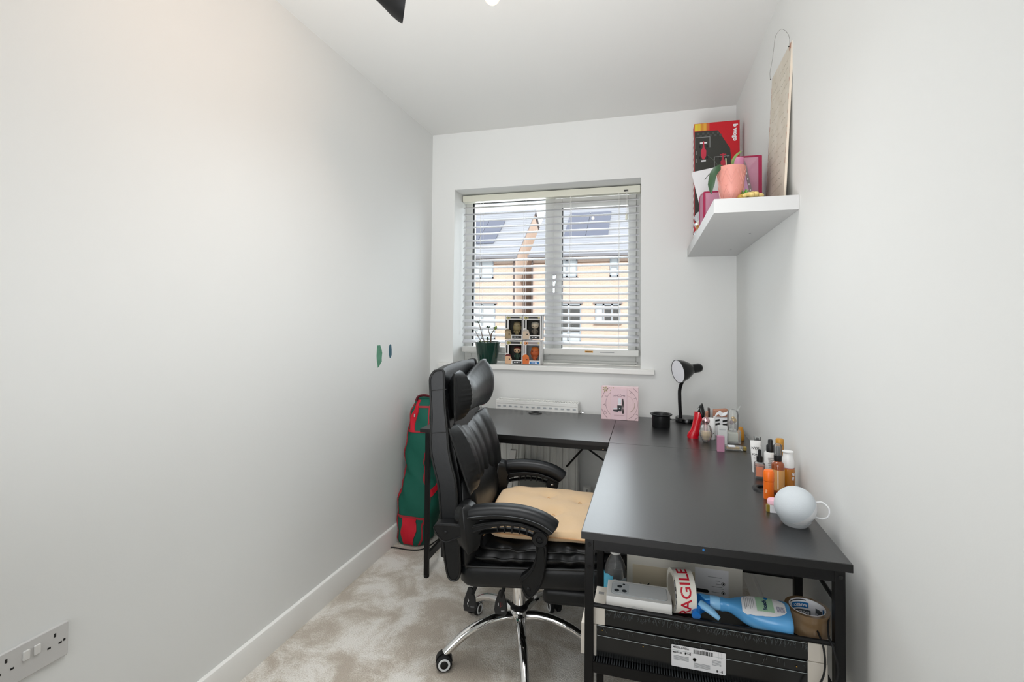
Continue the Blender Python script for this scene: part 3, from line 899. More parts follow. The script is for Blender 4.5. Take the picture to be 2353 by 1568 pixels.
# seat: firm lower pad, soft upper cushion with piping
tilt = 0.055
lp = MB()
outl = rrect(0.56, 0.475, 0.05, 0.105, 0.0, 6)
ring_z = [(0.012, 0.0), (0.0, 0.014), (0.0, 0.052), (0.008, 0.070), (0.03, 0.076)]
rs = []
for ins, dz in ring_z:
    ring = []
    for x, y in outl:
        cx_, cy_ = 0.105, 0.0
        L_ = math.hypot(x - cx_, y - cy_)
        k = (L_ - ins) / L_
        xx, yy = cx_ + (x - cx_) * k, cy_ + (y - cy_) * k
        dip = -0.012 * math.exp(-((xx - 0.12) / 0.09) ** 2) if dz > 0.04 else 0
        ring.append((xx, yy, 0.338 + tilt * (xx + 0.16) + dz + dip))
    rs.append(ring)
lp.rings(rs)
lp.build('seat_base', LEATHERS, ch, smooth=60)
pip = [(x, y, 0.338 + tilt * (x + 0.16) + 0.070 - 0.010 * math.exp(-((x - 0.12) / 0.09) ** 2)) for x, y in outl]
MB().tube(pip, 0.0045, 8, closed=True).build('seat_piping', SEAM, ch)
so1, b_, t_ = pad(-0.140, 0.372, -0.240, 0.240, lambda x, y: 0.397 + tilt * (x + 0.16), lambda x, y: 0.470 + tilt * (x + 0.16), 'seat_middle_pad', LEATHER, ch, wr=0.0045, seed=3, nx=80, ny=40, edge=0.24, gather=0.003)
rim1 = [((a[0] * 1.0), a[1] * 1.0, (a[2] + b[2]) / 2) for a, b in zip(b_, t_)]
MB().tube(rim1, 0.0042, 8, closed=True).build('seat_piping', SEAM, ch)
so2, b_, t_ = pad(-0.120, 0.365, -0.233, 0.233, lambda x, y: 0.436 + tilt * (x + 0.16), lambda x, y: 0.492 + tilt * (x + 0.16) * 0.6, 'seat_top_pad', LEATHER, ch, wr=0.0055, seed=5, nx=80, ny=40, edge=0.24, gather=0.003)
rim1 = [((a[0] * 1.0), a[1] * 1.0, (a[2] + b[2]) / 2) for a, b in zip(b_, t_)]
MB().tube(rim1, 0.0035, 8, closed=True).build('seat_piping', SEAM, ch)

# backrest shell
rear = [(-0.262, 1.048), (-0.277, 1.025), (-0.276, 0.98), (-0.271, 0.90), (-0.272, 0.833), (-0.270, 0.775), (-0.257, 0.718), (-0.243, 0.661), (-0.233, 0.56), (-0.223, 0.461), (-0.211, 0.385), (-0.198, 0.360)]
front = [(-0.176, 0.362), (-0.166, 0.394), (-0.170, 0.479), (-0.177, 0.579), (-0.184, 0.679), (-0.199, 0.735), (-0.211, 0.793), (-0.216, 0.850), (-0.224, 0.922), (-0.228, 0.98), (-0.229, 1.035), (-0.236, 1.052)]
prof = rear[::-1]
prof = [tuple(v)[:2] for v in smooth_pts([(a, b, 0) for a, b in rear], 3)] + [tuple(v)[:2] for v in smooth_pts([(a, b, 0) for a, b in front], 3)]
nv = 12
rs = []
for i in range(nv + 1):
    v = -0.236 + 0.472 * i / nv
    t = abs(v) / 0.236
    back = 0.035 * (1 - t * t)      # the back bows slightly rearward in the middle
    topd = 0.0
    rs.append([(a - back * 0.35, v, b + 0.006 * (1 - t ** 4)) for a, b in prof])
sh_ = MB().rings(rs)
sh_.build('backrest', LEATHERS, ch, smooth=50)
for sgn in (-1, 1):
    loop_ = smooth_pts([(a, sgn * 0.2355, b) for a, b in rear + front + rear[:1]], 4)[:-1]
    MB().tube(loop_, 0.0042, 8, closed=True).build('backrest_piping', SEAM, ch)
    for zz in (0.985, 0.842):
        MB().tube([(-0.277, sgn * 0.2368, zz - 0.004), (-0.25, sgn * 0.2372, zz), (-0.220, sgn * 0.2368, zz + 0.003)], 0.0012, 6).build('panel_seam', SEAM, ch)
# inner lining between the shell and the cushions
MB().rings([[(-0.24, v, 0.42), (-0.165, v, 0.40), (-0.162, v, 0.52), (-0.176, v, 0.68), (-0.212, v, 0.86), (-0.226, v, 0.96), (-0.25, v, 0.985)] for v in (-0.212, -0.10, 0.10, 0.212)]).build('backrest_lining', LEATHER, ch, smooth=50)


def lens(name, fn, v0, v1, n=26, m=28, endn=4, capd=0.030, wr=0.06, mtl=LEATHER, parent=ch, chan=0, pw=1.25, wfreq=16):
    """pillow lofted across the chair; fn(v)->(u_centre, z_centre, half_height, half_thickness, lean)"""
    m = 96 if wr > 0.2 else m
    fine = wr > 0.2
    wr = wr * 0.13 if fine else wr
    rs = []
    steps = []
    for i in range(endn):
        steps.append((v0, math.sin(PI / 2 * ((i + 0.15) / endn) ** 0.8), -1))
    for i in range(n + 1):
        steps.append((v0 + (v1 - v0) * i / n, 1.0, 0))
    for i in range(endn - 1, -1, -1):
        steps.append((v1, math.sin(PI / 2 * (i + 0.15) / endn), 1))
    for v, k, side in steps:
        uc, zc, hh, ht, lean = fn(v)
        vv = v + side * capd * (1 - k)
        edge = min(abs(v - v0), abs(v - v1))
        if fine and v > (v0 + v1) / 2:
            edge = 1.0
        wk = wr * math.exp(-(edge / 0.03) ** 2) * (1.0 if k > 0.97 else (k * 1.1))
        ring = []
        for j in range(m):
            a = 2 * PI * j / m
            cs_, sn = math.cos(a), math.sin(a)
            z = hh * sn * (0.94 + 0.06 * k)
            w_ = 1 + wk * math.sin(wfreq * PI * sn + 0.6)
            u = ht * k * math.copysign(abs(cs_) ** pw, cs_) * w_
            if chan:
                u *= 1 - 0.17 * abs(math.cos(PI * chan * (v - v0) / (v1 - v0))) ** 6 * (1 if cs_ > 0 else 0)
            ring.append((uc + u + lean * sn, vv, zc + z))
        rs.append(ring)
    return MB().rings(rs).build(name, mtl, parent, smooth=70)


def head_fn(v):
    t = (v - 0.01) / 0.215
    if t < 0:
        top = 1.000 + 0.064 * abs(t) ** 1.5
        bot = 0.868 + 0.006 * abs(t)
    else:
        top = 1.000 + 0.055 * abs(t) ** 1.2
        bot = 0.868 - 0.006 * abs(t)
    u = -0.183 - 0.010 * max(t, 0) - 0.030 * (1 - t * t)
    th = 0.047 - 0.006 * (1 - t * t)
    return (u, (top + bot) / 2, (top - bot) / 2, th, -0.002)


lens('headrest_pillow', head_fn, -0.160, 0.225, wr=0.26, wfreq=11, endn=12, capd=0.068)
seam_pts = []
for j in range(15):
    a = -PI / 2 + PI * j / 14
    uc, zc, hh, ht, ln = head_fn(-0.160)
    seam_pts.append((uc + ln * math.sin(a), -0.2275, zc + hh * 0.95 * math.sin(a)))
MB().tube(seam_pts, 0.0032, 6).build('pillow_seam', SEAM, ch)


def lumb_fn(v):
    t = (v - 0.01) / 0.22
    top = 0.852 + 0.022 * max(-t, 0) ** 1.5 - 0.004 * max(t, 0) - 0.012 * (1 - t * t)
    bot = 0.640 - 0.075 * max(t, 0) - 0.02 * (1 - t * t)
    u = -0.162 + 0.004 * t - 0.026 * (1 - t * t)
    return (u, (top + bot) / 2, (top - bot) / 2, 0.042, -0.040 + 0.008 * max(t, 0))


lens('back_cushion', lumb_fn, -0.160, 0.228, wr=0.24, chan=5, wfreq=11, n=50, endn=12, capd=0.068)
seam_pts = []
for j in range(15):
    a = -PI / 2 + PI * j / 14
    uc, zc, hh, ht, ln = lumb_fn(-0.160)
    seam_pts.append((uc + ln * math.sin(a), -0.2275, zc + hh * 0.95 * math.sin(a)))
MB().tube(seam_pts, 0.0032, 6).build('pillow_seam', SEAM, ch)
# lower back pad below the cushion
lens('lower_back_pad', lambda v: (-0.158, 0.565, 0.115, 0.040 + 0.008 * (1 - (v / .2) ** 2), -0.01), -0.19, 0.19, wr=0.05, pw=0.9)
lens('lower_lumbar_roll', lambda v: (-0.146, 0.455, 0.060, 0.036, 0.0), -0.21, 0.21, wr=0.12, pw=0.9, wfreq=5)

# arms with leather pads, ribbed frames and curved supports
for sgn, nm in ((-1, 'near'), (1, 'far')):
    vv = sgn * 0.258
    path = smooth_pts([(-0.178, vv, 0.573), (-0.135, vv, 0.590), (-0.075, vv, 0.601), (-0.016, vv, 0.6055), (0.045, vv, 0.602), (0.095, vv, 0.590), (0.128, vv, 0.574), (0.146, vv, 0.560)], 4)
    rs = []
    k = len(path)
    for i, p_ in enumerate(path):
        t = path[min(i + 1, k - 1)] - path[max(i - 1, 0)]; t.normalize()
        nn = Vector((-t.z, 0, t.x))
        q_ = i / (k - 1)
        hw = 0.029 * (0.75 + 0.25 * min(1, q_ * 5)); hh = 0.022 * (0.72 + 0.28 * min(1, q_ * 5)) + 0.004 * q_
        if i == k - 1:
            hw *= 0.75; hh *= 0.72
        if i == 0:
            hw *= 0.6; hh *= 0.5
        ring = []
        for j in range(18):
            a = 2 * PI * j / 18
            y = math.copysign(abs(math.cos(a)) ** 0.75, math.cos(a)) * hw; z = math.copysign(abs(math.sin(a)) ** 0.8, math.sin(a)) * hh
            ring.append(p_ + Vector((0, y, 0)) + nn * z)
        rs.append(ring)
    MB().rings(rs).build('arm_pad', LEATHERS, ch, smooth=60)
    st_ = [p_ + Vector((0, sgn * 0.0295, -0.004)) for p_ in path[4:-1]]
    MB().tube(st_, 0.0010, 5).build('arm_stitching', mat('grey_thread', '#55585b', 0.7), ch)
    # frame: plate at the rear, two arcs with ribs
    FM = Matrix(((1, 0, 0, 0), (0, 0, 1, 0), (0, 1, 0, 0), (0, 0, 0, 1)))
    plate = [(-0.248, 0.545), (-0.240, 0.556), (-0.225, 0.560), (-0.150, 0.562), (-0.118, 0.562), (-0.072, 0.574), (-0.016, 0.582), (0.04, 0.580), (0.092, 0.566), (0.130, 0.549), (0.118, 0.541), (0.085, 0.556), (0.04, 0.566), (-0.01, 0.567), (-0.055, 0.559), (-0.105, 0.541), (-0.150, 0.521), (-0.185, 0.505), (-0.203, 0.499), (-0.222, 0.507), (-0.240, 0.527)]
    ya, yb = (vv - 0.022, vv + 0.022)
    MB().prism(plate, ya, yb, FM).build('arm_frame', BLACKP, ch, smooth=40, bevel=0.003)
    low = smooth_pts([(-0.10, vv, 0.540), (-0.05, vv, 0.551), (0.0, vv, 0.557), (0.045, vv, 0.555), (0.085, vv, 0.543)], 4)
    MB().tube([p_ + Vector((0, 0, -0.009)) for p_ in low], 0.0052, 8, flat=3.0).build('arm_rib_rail', BLACKP, ch)
    for i, x in enumerate((-0.035, -0.012, 0.012, 0.036, 0.060)):
        MB().cbox((x, vv, 0.556 - 0.05 * max(x - 0.03, 0)), (0.004, 0.03, 0.026)).build('arm_rib', BLACKP, ch, smooth=0)
    rimp = smooth_pts([(-0.243, 0, 0.545), (-0.232, 0, 0.554), (-0.15, 0, 0.556), (-0.118, 0, 0.555), (-0.07, 0, 0.567), (-0.015, 0, 0.575), (0.04, 0, 0.573), (0.09, 0, 0.560)], 4)
    MB().tube([Vector((p_.x, vv + sgn * 0.0225, p_.z)) for p_ in rimp], 0.0022, 6).build('arm_frame_bead', BLACKP, ch)
    rimp = smooth_pts([(-0.243, 0, 0.541), (-0.222, 0, 0.511), (-0.203, 0, 0.503), (-0.185, 0, 0.509), (-0.150, 0, 0.525), (-0.10, 0, 0.546), (-0.05, 0, 0.562)], 4)
    MB().tube([Vector((p_.x, vv + sgn * 0.0225, p_.z)) for p_ in rimp], 0.0022, 6).build('arm_frame_bead', BLACKP, ch)
    DM = Matrix.Translation((0.102, vv, 0.533)) @ Euler((R(90) if sgn < 0 else R(-90), 0, 0)).to_matrix().to_4x4()
    MB().lathe([(0.0, -0.020), (0.024, -0.020), (0.0255, -0.016), (0.0255, 0.020), (0.023, 0.024), (0.012, 0.024), (0.010, 0.021), (0.0, 0.021)], n=32, M=DM).build('arm_joint', BLACKP, ch)
    MB().lathe([(0.0, 0.020), (0.006, 0.0225), (0.006, 0.0265), (0.0, 0.0275)], n=16, M=DM).build('joint_bolt', BLACKP if sgn < 0 else CHROME, ch)
    if sgn > 0:
        MB().lathe([(0.0, -0.0215), (0.0055, -0.0205), (0.0, -0.0235)], n=16, M=DM).build('joint_bolt', CHROME, ch)
    supp = [(0.088, 0.512), (0.122, 0.512), (0.124, 0.47), (0.119, 0.43), (0.110, 0.392), (0.094, 0.365), (0.078, 0.347), (0.066, 0.340), (0.056, 0.346), (0.044, 0.370), (0.038, 0.392), (0.042, 0.408), (0.062, 0.424), (0.078, 0.445), (0.088, 0.475)]
    sp_ = [tuple(v)[:2] for v in smooth_pts([(a, b, 0) for a, b in supp + supp[:1]], 3)][:-1]
    v0_, v1_ = (vv - 0.015, vv + 0.013)
    MB().prism(sp_, v0_, v1_, FM).build('arm_support', BLACKP, ch, smooth=40, bevel=0.003)
    rimp = smooth_pts([(0.114, 0, 0.505), (0.117, 0, 0.45), (0.105, 0, 0.395), (0.078, 0, 0.356), (0.066, 0, 0.350), (0.050, 0, 0.372), (0.047, 0, 0.395), (0.068, 0, 0.418), (0.085, 0, 0.445), (0.095, 0, 0.505)], 4)
    MB().tube([Vector((p_.x, (v0_ if sgn < 0 else v1_) - 0.001 * sgn * -1, p_.z)) for p_ in rimp], 0.0020, 6).build('support_bead', BLACKP, ch)
    for (bx, bz) in ((-0.205, 0.532), (0.066, 0.372)):
        BM_ = Matrix.Translation((bx, vv + sgn * 0.0215 if bx < 0 else (v0_ if sgn < 0 else v1_), bz)) @ Euler((R(90) if sgn < 0 else R(-90), 0, 0)).to_matrix().to_4x4()
        MB().lathe([(0.0075, -0.002), (0.0075, 0.0015), (0.0055, 0.003), (0.0, 0.003)], n=18, M=BM_).build('arm_bolt', BLACKP, ch)
    # leather shoulder joining back and arm
    if sgn > 0:
        lens('side_bolster', lambda v: (-0.128, 0.540, 0.090, 0.046, 0.012), 0.195, 0.245, n=8, wr=0.10, pw=0.85, wfreq=5, capd=0.02)
    else:
        lens('side_bolster', lambda v: (-0.135, 0.545, 0.078, 0.045, -0.010), -0.266, -0.226, n=8, wr=0.05, pw=0.85)
# rear tag / hook on the back of the chair
# ------------------------------------------------------------------ beige seat cushion
cu2 = thing('seat_cushion', 'beige cotton seat pad with tufts lying on the black office chair', 'cushion', (-0.46, 1.79, 0.492), R(6.6))
dips = [(0.10, 0.09, 0.020, 0.030), (0.13, -0.07, 0.020, 0.030), (0.22, 0.06, 0.014, 0.03), (0.00, 0.10, 0.004, 0.03)]


def tzz(x, y):
    return 0.057 - 0.05 * max(x - 0.08, 0) - 0.03 * max(y - 0.08, 0)


o, b_, t_ = pad(-0.098, 0.335, -0.232, 0.200, lambda x, y: 0.001 + 0.02 * (x + 0.1), tzz, 'cover', BEIGE, cu2, nx=60, ny=52, wr=0.0013, seed=9, edge=0.30, dips=dips)
rim1 = [(a[0] * 1.003, a[1] * 1.003, (a[2] + b[2]) / 2) for a, b in zip(b_, t_)]
MB().tube(rim1, 0.0026, 8, closed=True).build('piping', mat('beige_piping', '#b98f66', 0.85), cu2)
for (dx, dy, dd, dr_) in dips[:3]:
    MB().tube([(dx - 0.006, dy, tzz(dx, dy) - dd + 0.003), (dx, dy + 0.003, tzz(dx, dy) - dd + 0.006), (dx + 0.006, dy - 0.002, tzz(dx, dy) - dd + 0.003)], 0.0012, 6).build('tuft_thread', mat('beige_thread', '#c29a6e', 0.9), cu2)
MB().tube([(-0.085, -0.215, 0.028), (-0.108, -0.225, 0.034), (-0.098, -0.232, 0.012), (-0.086, -0.222, 0.02)], 0.0022, 6).build('tie', mat('beige_piping'), cu2)

# ------------------------------------------------------------------ green storage bag with red straps
bag = thing('storage_bag', 'dark green fabric storage bag with red straps standing against the left wall', 'bag', (-1.235, 2.50, 0))
# cross-sections: z, x-centre, half-width (x), y-centre, half-depth
secs = [(0.004, 0.000, 0.072, 0.010, 0.085), (0.03, 0.000, 0.085, 0.012, 0.098), (0.13, 0.008, 0.098, 0.016, 0.105), (0.21, 0.022, 0.113, 0.020, 0.108), (0.29, 0.026, 0.108, 0.03, 0.105),
        (0.36, 0.014, 0.075, 0.04, 0.095), (0.41, 0.004, 0.070, 0.045, 0.09), (0.50, 0.012, 0.084, 0.05, 0.090), (0.58, 0.020, 0.082, 0.055, 0.085), (0.66, 0.022, 0.078, 0.06, 0.075), (0.72, 0.026, 0.071, 0.062, 0.062), (0.765, 0.030, 0.058, 0.062, 0.045), (0.782, 0.032, 0.040, 0.062, 0.03)]


def bag_ring(sec, n=40, infl=1.0):
    z, xc, hx_, yc, hy = sec; ring = []
    for j in range(n):
        a = 2 * PI * j / n
        c_, s_ = math.cos(a), math.sin(a)
        x = math.copysign(abs(c_) ** 0.6, c_) * hx_ * infl; y = math.copysign(abs(s_) ** 0.6, s_) * hy * infl
        x += 0.005 * math.sin(9 * z * 6 + j * 0.7); y += 0.004 * math.sin(z * 40 + j * 0.9)
        ring.append((xc + x, yc + y, z))
    return ring


dense = []
S3 = smooth_pts([(s_[1], s_[2], s_[0]) for s_ in secs], 4); S4 = smooth_pts([(s_[3], s_[4], s_[0]) for s_ in secs], 4)
for a, b in zip(S3, S4):
    dense.append((a.z, a.x, a.y, b.x, b.y))
MB().rings([bag_ring(s_) for s_ in dense]).build('body', GREENF, bag, smooth=70)


def bag_pt(z, a, off=0.003):
    best = min(dense, key=lambda s_: abs(s_[0] - z))
    _, xc, hx_, yc, hy = best
    c_, s_ = math.cos(a), math.sin(a)
    j = (a / (2 * PI) * 40) % 40
    x = math.copysign(abs(c_) ** 0.6, c_) * hx_ + 0.005 * math.sin(9 * z * 6 + j * 0.7); y = math.copysign(abs(s_) ** 0.6, s_) * hy + 0.004 * math.sin(z * 40 + j * 0.9)
    L_ = math.hypot(x, y)
    return Vector((xc + x * (1 + off / L_), yc + y * (1 + off / L_), z))


def strap(zs, angs, w, m, name, th=0.002):
    """ribbon following the bag surface; w in metres measured along the surface"""
    P = []
    for i, (z, a) in enumerate(zip(zs, angs)):
        P.append((z, a))
    rs = []
    vertical = abs(zs[-1] - zs[0]) > 0.04
    for z, a in P:
        if vertical:
            da = w / 2 / 0.09
            ring = [bag_pt(z, a + da * f_, 0.0) for f_ in (-1, )] + [bag_pt(z, a + da * f_, 0.0035 + th) for f_ in (-1, -0.5, 0, 0.5, 1)] + [bag_pt(z, a + da * f_, 0.0) for f_ in (1, )]
        else:
            ring = [bag_pt(z - w / 2, a, 0.0), bag_pt(z - w / 2, a, th + .002), bag_pt(z + w / 2, a, th + .002), bag_pt(z + w / 2, a, 0.0)]
        rs.append(ring)
    return MB().rings(rs).build(name, m, bag, smooth=50)


def lsp(a, b, n):
    return [a + (b - a) * i / (n - 1) for i in range(n)]


F = -PI / 2
strap(lsp(0.012, 0.155, 10), [F - 0.05] * 10, 0.042, REDF, 'strap')
strap(lsp(0.60, 0.77, 10), [F - 0.35] * 10, 0.040, REDF, 'strap')
strap(lsp(0.012, 0.16, 10), [F + 0.62] * 10, 0.012, REDT, 'trim')
strap(lsp(0.16, 0.60, 28), [F + 0.62 + 0.06 * math.sin(i * 0.5) for i in range(28)], 0.011, REDT, 'trim')
strap(lsp(0.60, 0.75, 10), [F + 0.45] * 10, 0.010, REDT, 'trim')
strap(lsp(0.012, 0.75, 40), [F - 0.95] * 40, 0.007, REDT, 'trim')
strap([0.158] * 18, lsp(F - 0.9, F + 0.65, 18), 0.012, REDT, 'trim')
strap([0.603] * 18, lsp(F - 0.9, F + 0.5, 18), 0.010, REDT, 'trim')
strap([0.285 + 0.03 * (i / 20) for i in range(20)], lsp(F + 0.62, F + 1.6, 20), 0.026, REDF, 'strap')
strap([0.270] * 6, lsp(F - 1.2, F - 0.9, 6), 0.026, REDF, 'strap')
strap([0.735] * 18, lsp(F - 0.1, F + 1.2, 18), 0.010, REDT, 'trim')
MB().cbox((-0.008, -0.020, 0.69), (0.008, 0.005, 0.018)).build('zip_pull', CHROME, bag, bevel=0.001)
hd = smooth_pts([(-0.01, 0.0, 0.765), (0.0, 0.01, 0.790), (0.035, 0.02, 0.797), (0.07, 0.03, 0.785), (0.085, 0.03, 0.770)], 5)
MB().tube(hd, 0.006, 8, flat=1.8).build('handle', mat('dark_red_cord', '#5a1420', 0.7), bag)

# black power cable on the carpet by the bag
cb = thing('power_cable', 'thin black cable looping over the carpet in front of the green bag', 'cable', (-1.2, 2.39, 0))
pts = smooth_pts([(-0.122, -0.02, 0.006), (-0.095, -0.012, 0.005), (-0.026, -0.013, 0.004), (0.031, -0.001, 0.004), (0.062, 0.039, 0.004), (0.080, 0.13, 0.004), (0.11, 0.30, 0.004), (0.2, 0.38, 0.004)], 8)
MB().tube(pts, 0.003, 8).build('cable', RUBBER, cb)

# white folding stand behind the chair
ws = thing('folding_stand', 'white folding stand tucked under the desk behind the chair', 'stand', (-0.98, 2.32, 0))
MB().rings([[(-0.045, 0, 0), (-0.015, 0, 0), (-0.015, 0.02, 0), (-0.045, 0.02, 0)], [(0.028, 0, 0.40), (0.052, 0, 0.40), (0.052, 0.02, 0.40), (0.028, 0.02, 0.40)]]).build('leg', WHITEM, ws, smooth=0, bevel=0.002)
MB().rings([[(0.20, 0.25, 0.0), (0.235, 0.25, 0.0), (0.235, 0.27, 0.0), (0.20, 0.27, 0.0)], [(0.262, 0.25, 0.52), (0.297, 0.25, 0.52), (0.297, 0.27, 0.52), (0.262, 0.27, 0.52)]]).build('leg', WHITEM, ws, smooth=0, bevel=0.002)
MB().tube([(0.04, 0.01, 0.38), (0.28, 0.26, 0.40)], 0.008, 8).build('crossbar', WHITEM, ws)
MB().tube([(0.20, 0.24, 0.25), (0.24, 0.24, 0.29), (0.23, 0.24, 0.33), (0.25, 0.24, 0.36)], 0.006, 8).build('latch', CHROME, ws)
gp_ = tag(MB().prism([(0, 0), (0.20, 0), (0.155, 0.14), (0.12, 0.30), (0.0, 0.30)], 0, 0.012, frameM((-0.70, 2.72, 0.13), (1, 0, 0), (0, 0, 1))).build('grey_board', mat('grey_card', '#8b8c86', 0.7), smooth=0), 'grey board leaning under the desk left of the radiator', 'board')
gp_['category'] = 'board'
# white board with black cap standing behind the bag
wbd = thing('ironing_board', 'narrow white board with a black top edge, behind the green bag in the corner', 'board', (-1.206, 2.74, 0))
MB().rings([[(-0.05, 0, 0.02), (0.08, 0, 0.02), (0.08, 0.03, 0.02), (-0.05, 0.03, 0.02)], [(-0.085, 0.03, 0.85), (0.05, 0.03, 0.85), (0.05, 0.06, 0.85), (-0.085, 0.06, 0.85)]]).build('panel', WHITEM, wbd, smooth=0, bevel=0.003)
MB().box(-0.088, 0.053, 0.024, 0.064, 0.846, 0.862).build('top_cap', BLACKP, wbd, smooth=0, bevel=0.003)

# ================================================================== things on the window sill
pt = thing('potted_succulent', 'small leggy succulent in a glossy dark green pot on the window sill', 'plant', (-0.9585, 2.893, 0.952))
POTG = mat('dark_green_glaze', '#12352b', 0.12, coat=0.6)
MB().lathe([(0.0, 0), (0.056, 0), (0.060, 0.006), (0.076, 0.118), (0.0785, 0.128), (0.0785, 0.135), (0.075, 0.135), (0.072, 0.120), (0.0, 0.116)], n=40).build('pot', POTG, pt)
MB().lathe([(0.0, 0.118), (0.073, 0.120), (0.0735, 0.121), (0.04, 0.127), (0.0, 0.129)], n=24).build('soil', mat('dry_soil', '#5a4a40', 0.95, bump=0.6, bscale=120), pt)
STEM = mat('succulent_stem', '#6b5a4c', 0.8); LEAFD = mat('succulent_leaf', '#3f5344', 0.4); LEAFL = mat('pale_green_leaf', '#8fa64c', 0.4)


def leaf(c, d, L_, w, m, parent, name='leaf', t=0.25):
    d = Vector(d).normalized()
    M = d.to_track_quat('Z', 'Y').to_matrix().to_4x4()
    mb = MB(); rs = []
    for k in range(7):
        s_ = k / 6
        ww = w * math.sin(PI * (0.08 + 0.86 * s_)) ** 0.8
        rs.append([Vector(c) + (M @ Vector((ww * math.cos(2 * PI * j / 8), ww * t * math.sin(2 * PI * j / 8), L_ * s_))) for j in range(8)])
    return mb.rings(rs).build(name, m, parent, smooth=80)


rnd = random.Random(4)
for pts_, tips in (([(-0.03, 0, 0.12), (-0.055, 0, 0.15), (-0.075, 0, 0.185), (-0.085, 0, 0.20)], 5), ([(-0.02, 0.01, 0.12), (-0.035, 0, 0.165), (-0.048, 0, 0.21), (-0.058, 0, 0.243), (-0.068, 0, 0.252)], 6),
                   ([(0.018, 0, 0.12), (0.020, 0, 0.165), (0.022, 0, 0.185)], 0), ([(0.020, 0, 0.16), (0.008, 0, 0.19), (0.002, 0, 0.22)], 6), ([(0.021, 0, 0.18), (0.034, 0, 0.20), (0.046, 0, 0.215)], 6), ([(-0.008, 0, 0.12), (-0.002, 0, 0.145)], 3)):
    thick = 0.0055 if tips == 0 else 0.003
    MB().tube(smooth_pts(pts_, 4), [thick * (1 - 0.4 * i / (len(smooth_pts(pts_, 4)) - 1)) for i in range(len(smooth_pts(pts_, 4)))], 8).build('stem', STEM, pt)
    for i in range(tips):
        a = 2 * PI * i / max(tips, 1) + rnd.random()
        leaf(pts_[-1], (math.cos(a), 0.6 * math.sin(a), 0.25 + rnd.uniform(-0.3, 0.5)), rnd.uniform(0.016, 0.026), 0.0070, LEAFD, pt)
    if tips > 4:
        mid = Vector(pts_[len(pts_) // 2])
        for i in (-1, 1):
            leaf(mid, (i, 0.2, -0.1), 0.016, 0.005, LEAFD, pt)
leaf((-0.035, 0, 0.128), (-0.5, -0.4, 0.35), 0.030, 0.011, LEAFL, pt); leaf((-0.022, 0, 0.128), (0.6, -0.5, 0.3), 0.028, 0.010, LEAFL, pt)
leaf((0.05, -0.005, 0.208), (0.25, -0.2, 0.9), 0.028, 0.009, LEAFL, pt)

# four boxed toy figures stacked two by two
CARD = mat('toy_box_card', '#dcdad8', 0.4)
BXD = mat('toy_box_dark_print', '#2c2a28', 0.5)


